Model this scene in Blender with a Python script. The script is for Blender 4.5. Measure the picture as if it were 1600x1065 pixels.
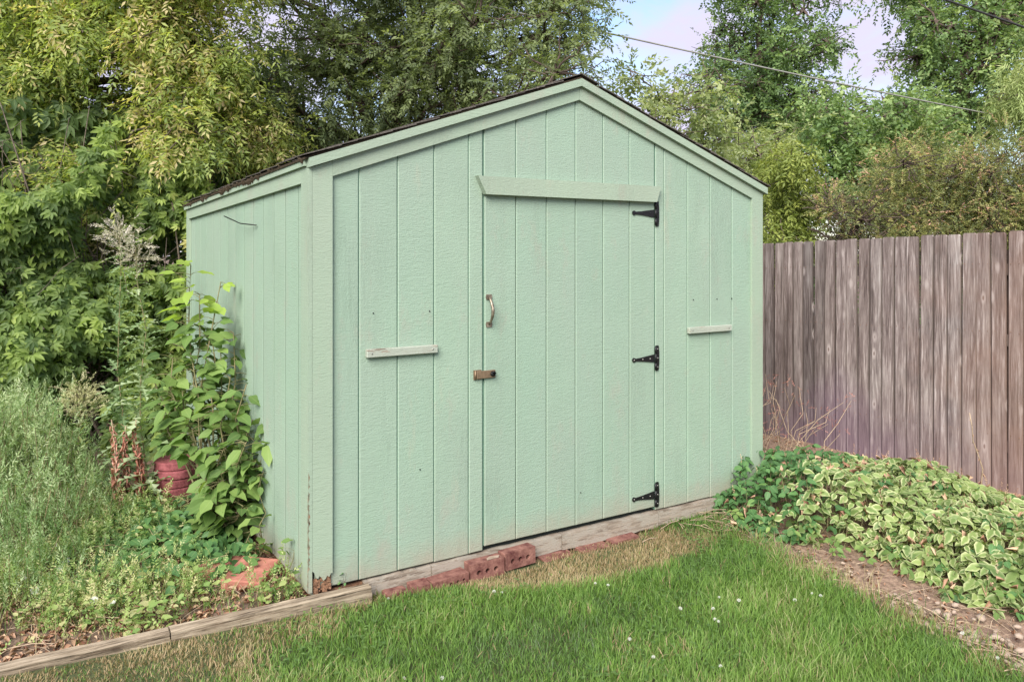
import bpy, math, random
import numpy as np
from mathutils import Vector, Matrix, geometry

for o in list(bpy.data.objects): bpy.data.objects.remove(o)
SC = bpy.context.scene
COL = SC.collection
R = math.radians
rnd = random.Random(7)
rng = np.random.default_rng(11)

# ------------------------------------------------------------------ camera
CAM = np.array([-1.2259, -3.6368, 1.5812]); YAW = 0.5723; FOC = 1244.04; CY = 394.58
cam = bpy.data.cameras.new('camera'); cam_o = bpy.data.objects.new('camera', cam); COL.objects.link(cam_o)
cam_o.location = CAM; cam_o.rotation_euler = (R(90), 0, -YAW)
cam.sensor_width = 36; cam.lens = FOC / 1600 * 36; cam.shift_y = -(532.5 - CY) / 1600
cam.clip_start = 0.05; cam.clip_end = 1000
SC.camera = cam_o

# ------------------------------------------------------------------ light
SUN_EL, SUN_AZ = R(38), R(228)        # azimuth clockwise from +Y
W = bpy.data.worlds.new('World'); SC.world = W; W.use_nodes = True
nt = W.node_tree; nt.nodes.clear()
wo = nt.nodes.new('ShaderNodeOutputWorld'); bg = nt.nodes.new('ShaderNodeBackground')
sky = nt.nodes.new('ShaderNodeTexSky'); sky.sky_type = 'NISHITA'; sky.sun_disc = False
sky.sun_elevation = SUN_EL; sky.sun_rotation = SUN_AZ; sky.air_density = 1.0; sky.dust_density = 0.6; sky.ozone_density = 1.5
bg.inputs['Strength'].default_value = 0.115
tc = nt.nodes.new('ShaderNodeTexCoord')
mp = nt.nodes.new('ShaderNodeMapping'); mp.inputs['Scale'].default_value = (1, 1, 2.2)
cn = nt.nodes.new('ShaderNodeTexNoise'); cn.inputs['Scale'].default_value = 4.5; cn.inputs['Detail'].default_value = 9; cn.inputs['Roughness'].default_value = .6
cn.inputs['Distortion'].default_value = .4
cr = nt.nodes.new('ShaderNodeValToRGB'); cr.color_ramp.elements[0].position = .33; cr.color_ramp.elements[1].position = .60
mx = nt.nodes.new('ShaderNodeMix'); mx.data_type = 'RGBA'
mx.inputs['B'].default_value = (3.25, 3.1, 4.0, 1)
nt.links.new(tc.outputs['Generated'], mp.inputs['Vector']); nt.links.new(mp.outputs[0], cn.inputs['Vector'])
nt.links.new(cn.outputs['Fac'], cr.inputs[0]); nt.links.new(cr.outputs[0], mx.inputs['Factor'])
nt.links.new(sky.outputs[0], mx.inputs['A']); nt.links.new(mx.outputs['Result'], bg.inputs[0]); nt.links.new(bg.outputs[0], wo.inputs[0])
sl = bpy.data.lights.new('sun', 'SUN'); sl.energy = 3.6; sl.angle = R(40); sl.color = (1, .95, .86)
so = bpy.data.objects.new('sun', sl); COL.objects.link(so)
sd = Vector((math.sin(SUN_AZ) * math.cos(SUN_EL), math.cos(SUN_AZ) * math.cos(SUN_EL), math.sin(SUN_EL)))
so.rotation_euler = sd.to_track_quat('Z', 'Y').to_euler()
SC.render.engine = 'CYCLES'
SC.view_settings.view_transform = 'Standard'; SC.view_settings.look = 'None'
SC.view_settings.exposure = 1.2; SC.view_settings.gamma = 1
SC.cycles.max_bounces = 10; SC.cycles.diffuse_bounces = 8; SC.cycles.transmission_bounces = 8; SC.cycles.transparent_max_bounces = 4

# ------------------------------------------------------------------ helpers
CR = np.array([math.cos(YAW), -math.sin(YAW), 0]); CF = np.array([math.sin(YAW), math.cos(YAW), 0])
def at(x, y, depth):                       # where a thing measured in the photograph stands, by its distance
    return CAM + depth * (CR * (x - 800) / FOC + CF - np.array([0, 0, 1]) * (y - CY) / FOC)
def ground_at(x, y, z=-.12):
    return at(x, y, (CAM[2] - z) * FOC / (y - CY))

def tag(o, label=None, cat=None, group=None, kind=None):
    if label: o['label'] = label
    if cat: o['category'] = cat
    if group: o['group'] = group
    if kind: o['kind'] = kind
    return o
def empty(name, loc=(0, 0, 0), rz=0):
    o = bpy.data.objects.new(name, None); COL.objects.link(o); o.location = loc; o.rotation_euler = (0, 0, rz); o.empty_display_size = .1
    return o
def link(name, me, parent=None, loc=None):
    o = bpy.data.objects.new(name, me); COL.objects.link(o)
    if parent is not None: o.parent = parent
    if loc is not None: o.location = loc
    return o

class MB:
    def __init__(s): s.v = []; s.f = []; s.sm = []
    def add(s, v, f, smooth=False):
        n = len(s.v); s.v += [tuple(p) for p in v]; s.f += [tuple(i + n for i in q) for q in f]; s.sm += [smooth] * len(f)
    def box(s, a, b, bev=0):
        (x0, y0, z0), (x1, y1, z1) = a, b
        if bev:
            e = bev; X = [x0, x0 + e, x1 - e, x1]; Y = [y0, y0 + e, y1 - e, y1]; Z = [z0, z0 + e, z1 - e, z1]
            v = []; idx = {}
            def P(i, j, k):
                if (i, j, k) not in idx: idx[(i, j, k)] = len(v); v.append((X[i], Y[j], Z[k]))
                return idx[(i, j, k)]
            f = []
            for ax in range(3):
                for sd_ in (0, 3):
                    q = []
                    for (p, r) in ((1, 1), (2, 1), (2, 2), (1, 2)):
                        c = [0, 0, 0]; c[ax] = sd_; c[(ax + 1) % 3] = p; c[(ax + 2) % 3] = r; q.append(P(*c))
                    f.append(q if sd_ == 3 else q[::-1])
            for ax in range(3):                       # edge bevels
                b1, c1 = (ax + 1) % 3, (ax + 2) % 3
                for u in (0, 3):
                    for w in (0, 3):
                        ui = 1 if u == 0 else 2; wi = 1 if w == 0 else 2; q = []
                        for t, first in ((1, True), (2, True), (2, False), (1, False)):
                            c = [0, 0, 0]; c[ax] = t
                            if first: c[b1] = u; c[c1] = wi
                            else: c[b1] = ui; c[c1] = w
                            q.append(P(*c))
                        f.append(q)
            for i in (0, 3):
                for j in (0, 3):
                    for k in (0, 3):
                        ii, jj, kk = [1 if t == 0 else 2 for t in (i, j, k)]
                        f.append([P(i, jj, kk), P(ii, j, kk), P(ii, jj, k)])
            s.add(v, f)
        else:
            v = [(x0, y0, z0), (x1, y0, z0), (x1, y1, z0), (x0, y1, z0), (x0, y0, z1), (x1, y0, z1), (x1, y1, z1), (x0, y1, z1)]
            s.add(v, [(3, 2, 1, 0), (4, 5, 6, 7), (0, 1, 5, 4), (1, 2, 6, 5), (2, 3, 7, 6), (3, 0, 4, 7)])
    def prism(s, poly, a, b, axis='y'):      # poly in the two other axes, extruded from a to b
        n = len(poly)
        def P(p, t):
            return (p[0], t, p[1]) if axis == 'y' else (t, p[0], p[1]) if axis == 'x' else (p[0], p[1], t)
        v = [P(p, a) for p in poly] + [P(p, b) for p in poly]
        s.add(v, [tuple(range(n)), tuple(range(2 * n - 1, n - 1, -1))] + [(i, n + i, n + (i + 1) % n, (i + 1) % n) for i in range(n)])
    def tube(s, pts, rad, n=6, cap=True):
        pts = [Vector(p) for p in pts]
        if not hasattr(rad, '__len__'): rad = [rad] * len(pts)
        v = []; f = []; up = Vector((.13, .31, .94))
        for i, p in enumerate(pts):
            d = (pts[min(i + 1, len(pts) - 1)] - pts[max(i - 1, 0)])
            if d.length < 1e-9: d = Vector((0, 0, 1))
            d.normalize()
            a = d.cross(up)
            if a.length < .05: a = d.cross(Vector((1, 0, 0)))
            a.normalize(); b = d.cross(a)
            for k in range(n):
                t = 2 * math.pi * k / n; v.append(p + (a * math.cos(t) + b * math.sin(t)) * rad[i])
        for i in range(len(pts) - 1):
            for k in range(n):
                f.append((i * n + k, i * n + (k + 1) % n, (i + 1) * n + (k + 1) % n, (i + 1) * n + k))
        if cap: f.append(tuple(range(n))[::-1]); f.append(tuple(range((len(pts) - 1) * n, len(pts) * n)))
        s.add(v, f, True)
    def lathe(s, prof, n=24, c=(0, 0, 0)):
        v = []; f = []
        for (r, z) in prof:
            for k in range(n):
                t = 2 * math.pi * k / n; v.append((c[0] + r * math.cos(t), c[1] + r * math.sin(t), c[2] + z))
        for i in range(len(prof) - 1):
            for k in range(n):
                f.append((i * n + k, i * n + (k + 1) % n, (i + 1) * n + (k + 1) % n, (i + 1) * n + k))
        f.append(tuple(range(n))[::-1]); f.append(tuple(range((len(prof) - 1) * n, len(prof) * n)))
        s.add(v, f, False)
    def mesh(s, name, mat):
        me = bpy.data.meshes.new(name); me.from_pydata(s.v, [], s.f); me.materials.append(mat)
        me.polygons.foreach_set('use_smooth', s.sm); me.update()
        return me
    def build(s, name, mat, parent=None, loc=None): return link(name, s.mesh(name, mat), parent, loc)

# value noise for shaping
_g = rng.random((64, 64))
def vnoise(x, y, sc=1.0):
    x = np.asarray(x) * sc + 100.3; y = np.asarray(y) * sc + 57.7
    xi = np.floor(x).astype(int); yi = np.floor(y).astype(int); fx = x - xi; fy = y - yi
    fx = fx * fx * (3 - 2 * fx); fy = fy * fy * (3 - 2 * fy)
    g = lambda i, j: _g[i % 64, j % 64]
    return (g(xi, yi) * (1 - fx) + g(xi + 1, yi) * fx) * (1 - fy) + (g(xi, yi + 1) * (1 - fx) + g(xi + 1, yi + 1) * fx) * fy

# ------------------------------------------------------------------ materials
def new_mat(name):
    m = bpy.data.materials.new(name); m.use_nodes = True; t = m.node_tree; t.nodes.clear()
    out = t.nodes.new('ShaderNodeOutputMaterial'); b = t.nodes.new('ShaderNodeBsdfPrincipled'); t.links.new(b.outputs[0], out.inputs[0])
    b.inputs['Specular IOR Level'].default_value = .3
    return m, t, b, out
def N(t, typ, **kw):
    n = t.nodes.new(typ)
    for k, v in kw.items():
        if k in n.inputs: n.inputs[k].default_value = v
        else: setattr(n, k, v)
    return n
def ramp(t, src, stops, interp='LINEAR'):
    r = t.nodes.new('ShaderNodeValToRGB'); e = r.color_ramp.elements; r.color_ramp.interpolation = interp
    while len(e) < len(stops): e.new(.5)
    for i, (p, c) in enumerate(stops): e[i].position = p; e[i].color = (*c, 1) if len(c) == 3 else c
    t.links.new(src, r.inputs[0]); return r.outputs[0]
def mapping(t, src, scale, loc=None):
    m = t.nodes.new('ShaderNodeMapping'); m.inputs['Scale'].default_value = scale
    t.links.new(src, m.inputs['Vector'])
    if loc is not None: t.links.new(loc, m.inputs['Location'])
    return m.outputs[0]
def noise(t, src, scale, detail=4, rough=.55, dist=0):
    n = t.nodes.new('ShaderNodeTexNoise'); n.inputs['Scale'].default_value = scale; n.inputs['Detail'].default_value = detail
    n.inputs['Roughness'].default_value = rough; n.inputs['Distortion'].default_value = dist
    t.links.new(src, n.inputs['Vector']); return n.outputs['Fac']
def mixc(t, fac, a, b, mode='MIX'):
    m = t.nodes.new('ShaderNodeMix'); m.data_type = 'RGBA'; m.blend_type = mode
    for s, v in (('Factor', fac), ('A', a), ('B', b)):
        if isinstance(v, (int, float)): m.inputs[s].default_value = v
        elif isinstance(v, tuple): m.inputs[s].default_value = (*v, 1)
        else: t.links.new(v, m.inputs[s])
    return m.outputs['Result']
def math_(t, op, a, b=None, clamp=False):
    m = t.nodes.new('ShaderNodeMath'); m.operation = op; m.use_clamp = clamp
    for i, v in enumerate((a, b)):
        if v is None: continue
        if isinstance(v, (int, float)): m.inputs[i].default_value = v
        else: t.links.new(v, m.inputs[i])
    return m.outputs[0]
def bump(t, b, h, strength, dist):
    n = t.nodes.new('ShaderNodeBump'); n.inputs['Strength'].default_value = strength; n.inputs['Distance'].default_value = dist
    t.links.new(h, n.inputs['Height']); t.links.new(n.outputs[0], b.inputs['Normal'])
def rand_loc(t, k=17.):
    oi = t.nodes.new('ShaderNodeObjectInfo'); c = t.nodes.new('ShaderNodeCombineXYZ')
    a = math_(t, 'MULTIPLY', oi.outputs['Random'], k)
    for i in range(3): t.links.new(a, c.inputs[i])
    return c.outputs[0], oi.outputs['Random']

def paint_mat(name, base, weather=0.0, rough_tex=1.0, horiz='x', dirt=True):
    m, t, b, out = new_mat(name)
    co = t.nodes.new('ShaderNodeTexCoord').outputs['Object']; loc, r = rand_loc(t)
    sx, sy = 1, 1
    v0 = mapping(t, co, (1, 1, 1), loc)
    # rough sawn chatter (short ripples across the board) and raised grain running up the board
    across = noise(t, mapping(t, co, (20, 20, 100), loc), 1.0, 4, .6, 1.3)
    fine = noise(t, v0, 160, 3, .6)
    grain = noise(t, mapping(t, co, (34, 34, 3.2), loc), 1.0, 3, .6, 2.2)
    rings = math_(t, 'ABSOLUTE', math_(t, 'SINE', math_(t, 'MULTIPLY', grain, 42)))
    where = ramp(t, noise(t, mapping(t, co, (3, 3, .9), loc), 1.0, 2), [(.5, (0, 0, 0)), (.7, (.28, .28, .28))])
    h = mixc(t, where, across, rings)
    h2 = mixc(t, .35, h, fine)
    bump(t, b, h2, .8 * rough_tex, .0055)
    big = noise(t, v0, 1.6, 4, .6)
    c = mixc(t, ramp(t, big, [(.3, (0, 0, 0)), (.7, (1, 1, 1))]), tuple(x * .93 for x in base), (base[0] * 1.09, base[1] * 1.05, base[2] * 1.06))
    c = mixc(t, math_(t, 'MULTIPLY', ramp(t, mixc(t, .4, across, fine), [(.32, (1, 1, 1)), (.5, (0, 0, 0))]), .3), c, tuple(x * .72 for x in base))  # hollows of the ripple darkened: relief shading painted into the colour
    vb = math_(t, 'MULTIPLY', r, .5)
    c = mixc(t, vb, c, (base[0] * .95, base[1] * .965, base[2] * .99))
    drip = ramp(t, noise(t, mapping(t, co, (9, 9, .5), loc), 1.0, 5, .65), [(.5, (0, 0, 0)), (.75, (1, 1, 1))])
    c = mixc(t, math_(t, 'MULTIPLY', drip, .3), c, (base[0] * .88, base[1] * .80, base[2] * .80))
    fade = ramp(t, noise(t, mapping(t, co, (2.2, 2.2, 1.3)), 1.0, 4, .6), [(.35, (0, 0, 0)), (.7, (1, 1, 1))])
    c = mixc(t, math_(t, 'MULTIPLY', fade, .6), c, (base[0] * 1.02, base[1] * .90, base[2] * .98))
    if dirt:
        sep = t.nodes.new('ShaderNodeSeparateXYZ'); t.links.new(co, sep.inputs[0])
        low = ramp(t, math_(t, 'ADD', sep.outputs['Z'], math_(t, 'MULTIPLY', noise(t, v0, 9, 5, .7), .22)), [(.09, (1, 1, 1)), (.26, (0, 0, 0))])
        c = mixc(t, math_(t, 'MULTIPLY', low, .62), c, (.29, .225, .18))
        st = ramp(t, noise(t, mapping(t, co, (6, 6, 1.6), loc), 1.0, 6, .7), [(.62, (0, 0, 0)), (.76, (1, 1, 1))])
        c = mixc(t, math_(t, 'MULTIPLY', st, .28), c, (.42, .34, .26))
        sp = ramp(t, noise(t, v0, 38, 2), [(.77, (0, 0, 0)), (.79, (1, 1, 1))])
        c = mixc(t, math_(t, 'MULTIPLY', sp, .35), c, (.2, .14, .1))
    if dirt:
        gx = ramp(t, noise(t, mapping(t, co, (4.5, 4.5, 2.2)), 1.0, 7, .75), [(.56, (0, 0, 0)), (.7, (1, 1, 1))])
        c = mixc(t, math_(t, 'MULTIPLY', gx, .42), c, (.31, .28, .235))
    if weather:
        pe = ramp(t, noise(t, mapping(t, co, (7, 7, 30), loc), 1.0, 7, .75), [(.62 - weather * .22, (0, 0, 0)), (.66 - weather * .2, (1, 1, 1))])
        wood = ramp(t, noise(t, mapping(t, co, (5, 5, 90), loc), 1.0, 4), [(.3, (.10, .075, .055)), (.7, (.36, .30, .24))])
        c = mixc(t, math_(t, 'MULTIPLY', pe, .9), c, wood)
    t.links.new(c, b.inputs['Base Color']); b.inputs['Roughness'].default_value = .62
    return m

def wood_mat(name, stops, knots=True, scale=(26, 26, 1.4), along='z', tint=None, bumpd=.003, hi=(.45, .42, .405), lo=(.07, .055, .048), crack=(70, 70, .9)):
    m, t, b, out = new_mat(name)
    co = t.nodes.new('ShaderNodeTexCoord').outputs['Object']; loc, r = rand_loc(t, 31)
    n1 = noise(t, mapping(t, co, scale, loc), 1.0, 8, .68, .8)
    fs = tuple(s * 5 for s in scale)
    n2 = noise(t, mapping(t, co, fs, loc), 1.0, 4, .6, .2)
    n = mixc(t, .42, n1, n2)
    c = ramp(t, n, stops)
    blotch = noise(t, mapping(t, co, (5, 5, 1.3), loc), 1.0, 5, .65)
    c = mixc(t, math_(t, 'MULTIPLY', ramp(t, blotch, [(.5, (0, 0, 0)), (.72, (1, 1, 1))]), .4), c, hi)
    c = mixc(t, math_(t, 'MULTIPLY', ramp(t, blotch, [(.22, (1, 1, 1)), (.45, (0, 0, 0))]), .6), c, lo)
    ck = ramp(t, noise(t, mapping(t, co, crack, loc), 1.0, 3, .6, .3), [(.62, (0, 0, 0)), (.68, (1, 1, 1))])
    c = mixc(t, math_(t, 'MULTIPLY', ck, .8), c, tuple(x * .7 for x in lo))
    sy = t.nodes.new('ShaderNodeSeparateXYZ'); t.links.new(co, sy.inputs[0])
    ed = math_(t, 'MULTIPLY', ramp(t, math_(t, 'ABSOLUTE', sy.outputs['Y']), [(.0425, (0, 0, 0)), (.048, (1, 1, 1))]), .85 if knots else 0.0)  # picket edges darkened to paint in the shade of the seams
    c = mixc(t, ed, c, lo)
    c = mixc(t, 1.0, c, ramp(t, r, [(0, (.55, .54, .53)), (.3, (.8, .76, .73)), (.6, (1., .96, .93)), (1, (1.1, 1.12, 1.1))]), 'MULTIPLY')
    if knots:
        vo = t.nodes.new('ShaderNodeTexVoronoi'); vo.inputs['Scale'].default_value = 1; t.links.new(mapping(t, co, (11, 11, 4.2), loc), vo.inputs['Vector'])
        d = vo.outputs['Distance']; vs = t.nodes.new('ShaderNodeSeparateColor'); t.links.new(vo.outputs['Color'], vs.inputs[0])
        on = math_(t, 'GREATER_THAN', vs.outputs[0], .6)
        k1 = math_(t, 'MULTIPLY', ramp(t, d, [(.13, (1, 1, 1)), (.24, (0, 0, 0))]), on)
        k2 = math_(t, 'MULTIPLY', ramp(t, d, [(.05, (1, 1, 1)), (.09, (0, 0, 0))]), on)
        c = mixc(t, math_(t, 'MULTIPLY', k1, .4), c, (.50, .44, .42)); c = mixc(t, math_(t, 'MULTIPLY', k2, .85), c, (.10, .06, .05))
    if tint:
        sep = t.nodes.new('ShaderNodeSeparateXYZ'); t.links.new(co, sep.inputs[0])
        c = tint(t, c, sep, co, loc)
    bump(t, b, n, .9, bumpd)
    t.links.new(c, b.inputs['Base Color']); b.inputs['Roughness'].default_value = .85
    return m

def leaf_mat(name, stops, trans=.3, margin=None, spec=.28, clump=.5, rough=.5):
    m, t, b, out = new_mat(name)
    a = t.nodes.new('ShaderNodeAttribute'); a.attribute_name = 'val'
    oi = t.nodes.new('ShaderNodeObjectInfo')
    g = t.nodes.new('ShaderNodeNewGeometry')
    cl = noise(t, g.outputs['Position'], 1.3, 3, .6)
    v = math_(t, 'ADD', math_(t, 'ADD', a.outputs['Fac'], math_(t, 'MULTIPLY', math_(t, 'SUBTRACT', cl, .5), clump)), math_(t, 'MULTIPLY', math_(t, 'SUBTRACT', oi.outputs['Random'], .5), .5), True)
    c = ramp(t, v, stops)
    e = t.nodes.new('ShaderNodeAttribute'); e.attribute_name = 'edge'
    if margin:
        mg = ramp(t, math_(t, 'ADD', noise(t, g.outputs['Position'], 3.2, 3, .6), math_(t, 'MULTIPLY', oi.outputs['Random'], .25)), [(.35, (.15, .15, .15)), (.62, (1, 1, 1))])
        ne = math_(t, 'ADD', e.outputs['Fac'], math_(t, 'MULTIPLY', math_(t, 'SUBTRACT', noise(t, g.outputs['Position'], 60, 3), .5), .6))
        c = mixc(t, math_(t, 'MULTIPLY', ramp(t, ne, [(.4, (0, 0, 0)), (.9, (.9, .9, .9))]), mg), c, margin)
    else:
        c = mixc(t, ramp(t, e.outputs['Fac'], [(0, (.35,) * 3), (.12, (0, 0, 0))]), c, (.30, .38, .14))
    bl = mixc(t, 1.0, c, (1.15, 1.1, 1.25), 'MULTIPLY')
    c2 = mixc(t, g.outputs['Backfacing'], c, bl)
    t.links.new(c2, b.inputs['Base Color']); b.inputs['Roughness'].default_value = rough; b.inputs['Specular IOR Level'].default_value = spec
    tr = t.nodes.new('ShaderNodeBsdfTranslucent'); t.links.new(mixc(t, 1.0, c2, (1.25, 1.35, .55), 'MULTIPLY'), tr.inputs[0])
    ms = t.nodes.new('ShaderNodeMixShader'); ms.inputs[0].default_value = trans
    t.links.new(b.outputs[0], ms.inputs[1]); t.links.new(tr.outputs[0], ms.inputs[2]); t.links.new(ms.outputs[0], out.inputs[0])
    return m
def simple(name, col, rough=.6, var=.3, scale=20, bumpd=.002, metal=0, bs=.6, second=None):
    m, t, b, out = new_mat(name)
    co = t.nodes.new('ShaderNodeTexCoord').outputs['Object']; loc, r = rand_loc(t)
    v = mapping(t, co, (1, 1, 1), loc); n = noise(t, v, scale, 6, .65)
    hi = second or tuple(min(1, c * (1 + var)) for c in col)
    c = ramp(t, n, [(.3, tuple(c * (1 - var) for c in col)), (.72, hi)])
    t.links.new(c, b.inputs['Base Color']); b.inputs['Roughness'].default_value = rough; b.inputs['Metallic'].default_value = metal
    bump(t, b, noise(t, v, scale * 4, 4, .6), bs, bumpd)
    return m

MINT = (.245, .345, .260)
M = {}
M['paint'] = paint_mat('mint_siding_paint', MINT)
M['door_paint'] = paint_mat('mint_door_paint', (MINT[0] * .98, MINT[1] * .985, MINT[2] * .985))
M['trim'] = paint_mat('mint_trim_paint', (.262, .345, .256), rough_tex=.8)
M['peeling'] = paint_mat('peeling_mint_paint', (.29, .32, .27), weather=.6)
M['ledge'] = paint_mat('worn_ledge_paint', (.31, .355, .29), weather=.3, dirt=False)
M['groove'] = simple('groove_paint', (.10, .19, .14), .7, .2, 6)
M['groove_shade'] = simple('groove_shade_and_grime', (.07, .10, .075), .8, .3, 8)  # side wall grooves: shadow painted in together with grime
M['gap_shade'] = simple('gap_shade', (.03, .035, .03), .9, .2, 6)
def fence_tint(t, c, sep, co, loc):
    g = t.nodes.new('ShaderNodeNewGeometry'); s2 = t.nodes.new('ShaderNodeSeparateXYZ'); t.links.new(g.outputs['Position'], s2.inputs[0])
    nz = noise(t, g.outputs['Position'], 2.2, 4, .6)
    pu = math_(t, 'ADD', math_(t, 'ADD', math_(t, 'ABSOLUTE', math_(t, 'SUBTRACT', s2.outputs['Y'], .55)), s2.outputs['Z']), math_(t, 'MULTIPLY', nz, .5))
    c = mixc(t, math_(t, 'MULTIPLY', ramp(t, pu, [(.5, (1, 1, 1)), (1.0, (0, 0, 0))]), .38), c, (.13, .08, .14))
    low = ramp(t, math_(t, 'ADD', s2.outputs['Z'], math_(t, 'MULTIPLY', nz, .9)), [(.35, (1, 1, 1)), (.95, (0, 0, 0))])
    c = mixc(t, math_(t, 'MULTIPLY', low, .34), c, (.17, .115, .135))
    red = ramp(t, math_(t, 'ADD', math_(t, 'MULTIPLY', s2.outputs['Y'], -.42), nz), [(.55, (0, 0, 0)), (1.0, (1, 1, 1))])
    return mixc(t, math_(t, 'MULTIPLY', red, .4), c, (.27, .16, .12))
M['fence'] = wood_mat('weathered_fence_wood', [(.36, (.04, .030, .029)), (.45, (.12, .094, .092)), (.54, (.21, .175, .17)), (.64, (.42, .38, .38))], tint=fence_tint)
M['timber'] = wood_mat('weathered_timber', [(.38, (.035, .026, .018)), (.45, (.16, .125, .088)), (.54, (.28, .23, .17)), (.68, (.40, .34, .26))], knots=False, scale=(1.2, 34, 34), bumpd=.008, hi=(.48, .40, .30), lo=(.13, .085, .055), crack=(1.1, 60, 60))
M['rot'] = simple('rotten_wood', (.16, .075, .04), .9, .5, 60, .006, second=(.36, .2, .12))
M['black'] = simple('black_hinge_metal', (.012, .012, .013), .42, .3, 60, .0005, metal=.2)
M['screw'] = simple('screw_metal', (.35, .34, .31), .4, .2, 60, .0005, metal=.8)
M['bronze'] = simple('aged_brass', (.20, .16, .12), .42, .5, 50, .0006, metal=.75, second=(.42, .36, .28))
M['hasp'] = simple('tan_hasp_metal', (.22, .155, .10), .5, .3, 40, .0006, metal=.5)
M['brick'] = simple('red_brick', (.14, .036, .034), .92, .5, 22, .005, second=(.27, .135, .105))
M['paver'] = simple('red_paver', (.33, .115, .085), .88, .22, 26, .003, second=(.46, .2, .15))
M['round_paver'] = simple('round_red_paver', (.21, .05, .06), .85, .3, 30, .004, second=(.33, .105, .115))
M['hole'] = simple('brick_core', (.04, .015, .012), .9, .2, 30)
M['shingle'] = simple('asphalt_shingle', (.065, .058, .052), .95, .5, 90, .003, second=(.17, .15, .13))
M['moss'] = simple('roof_debris', (.045, .033, .02), 1, .5, 60, .01)
M['bark'] = simple('bark', (.085, .065, .05), .95, .4, 14, .02, second=(.2, .16, .13))
M['bark_red'] = simple('reddish_bark', (.065, .045, .038), .95, .4, 14, .02, second=(.15, .11, .09))
M['stem'] = simple('green_stem', (.14, .16, .06), .7, .3, 30, second=(.25, .2, .11))
M['straw_stem'] = simple('dry_stem', (.34, .24, .16), .85, .35, 40, second=(.52, .4, .28))
M['soil'] = simple('soil', (.095, .065, .047), 1, .45, 22, .02, second=(.24, .165, .12))
M['mulch'] = simple('dry_mulch', (.20, .125, .09), 1, .45, 40, .02, second=(.42, .29, .21))
M['stone'] = simple('tan_stone', (.34, .25, .19), .9, .3, 12, .003, second=(.50, .40, .32))
M['cable'] = simple('cable_sheath', (.22, .22, .20), .6, .2, 6)
M['cable_dark'] = simple('dark_cable_sheath', (.03, .03, .03), .6, .2, 6)
M['flower'] = simple('white_petal', (.55, .56, .50), .7, .1, 20)

def lawn_ground_mat():
    m, t, b, out = new_mat('lawn_soil')
    co = t.nodes.new('ShaderNodeTexCoord').outputs['Object']
    c = ramp(t, noise(t, co, 14, 6, .7), [(.3, (.045, .055, .022)), (.55, (.075, .09, .035)), (.8, (.15, .13, .07))])
    t.links.new(c, b.inputs['Base Color']); b.inputs['Roughness'].default_value = 1
    bump(t, b, noise(t, co, 60, 4), .8, .02)
    return m
M['lawn'] = lawn_ground_mat()
def grass_mat():
    m, t, b, out = new_mat('grass_blade')
    a = t.nodes.new('ShaderNodeAttribute'); a.attribute_name = 'val'
    d = t.nodes.new('ShaderNodeAttribute'); d.attribute_name = 'edge'
    green = ramp(t, a.outputs['Fac'], [(0, (.12, .165, .085)), (.15, (.076, .138, .04)), (.45, (.115, .215, .045)), (.78, (.185, .305, .06)), (1, (.30, .35, .15))])
    straw = ramp(t, a.outputs['Fac'], [(0, (.24, .15, .09)), (.5, (.38, .26, .16)), (1, (.50, .38, .26))])
    c = mixc(t, d.outputs['Fac'], green, straw)
    t.links.new(c, b.inputs['Base Color']); b.inputs['Roughness'].default_value = .55; b.inputs['Specular IOR Level'].default_value = .3
    tr = t.nodes.new('ShaderNodeBsdfTranslucent'); t.links.new(mixc(t, 1.0, c, (1.2, 1.3, .6), 'MULTIPLY'), tr.inputs[0])
    ms = t.nodes.new('ShaderNodeMixShader'); ms.inputs[0].default_value = .35
    t.links.new(b.outputs[0], ms.inputs[1]); t.links.new(tr.outputs[0], ms.inputs[2]); t.links.new(ms.outputs[0], out.inputs[0])
    return m
M['grass'] = grass_mat()
L = lambda n, *c, **k: leaf_mat(n, list(c), **k)
M['leaf_ash'] = L('ash_leaf', (0, (.10, .15, .065)), (.3, (.2, .27, .09)), (.6, (.31, .38, .115)), (.85, (.43, .48, .15)), (1, (.56, .47, .27)), trans=.5, clump=1.1)
M['leaf_creeper'] = L('creeper_leaf', (0, (.07, .12, .045)), (.3, (.14, .21, .065)), (.6, (.24, .33, .09)), (.85, (.36, .45, .12)), (1, (.5, .43, .18)), trans=.48, clump=1.4)
M['leaf_dark'] = L('dark_tree_leaf', (0, (.12, .16, .08)), (.45, (.22, .275, .12)), (.8, (.33, .39, .18)), (1, (.44, .48, .25)), trans=.5, clump=.6)
M['leaf_far'] = L('far_tree_leaf', (0, (.07, .12, .05)), (.5, (.15, .24, .085)), (.85, (.25, .35, .13)), (1, (.36, .45, .19)), trans=.4, clump=.7)
M['leaf_willow'] = L('pale_willow_leaf', (0, (.2, .27, .09)), (.5, (.36, .43, .17)), (1, (.52, .56, .27)), trans=.35)
M['leaf_olive'] = L('olive_tree_leaf', (0, (.09, .13, .03)), (.5, (.19, .24, .055)), (1, (.33, .37, .09)), trans=.35)
M['leaf_bush'] = L('bush_leaf', (0, (.11, .14, .06)), (.4, (.24, .26, .09)), (.66, (.36, .37, .13)), (.78, (.44, .36, .18)), (.88, (.52, .29, .20)), (1, (.58, .36, .28)), trans=.4, clump=.6)
M['leaf_sap'] = L('sapling_leaf', (0, (.07, .13, .045)), (.5, (.145, .235, .065)), (1, (.27, .37, .11)), trans=.36)
M['leaf_sap_top'] = L('young_sapling_leaf', (0, (.22, .33, .06)), (1, (.38, .5, .11)), trans=.45)
M['leaf_silver'] = L('silver_weed_leaf', (0, (.10, .18, .06)), (.45, (.21, .32, .125)), (1, (.44, .52, .29)), trans=.4, clump=.9)
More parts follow.
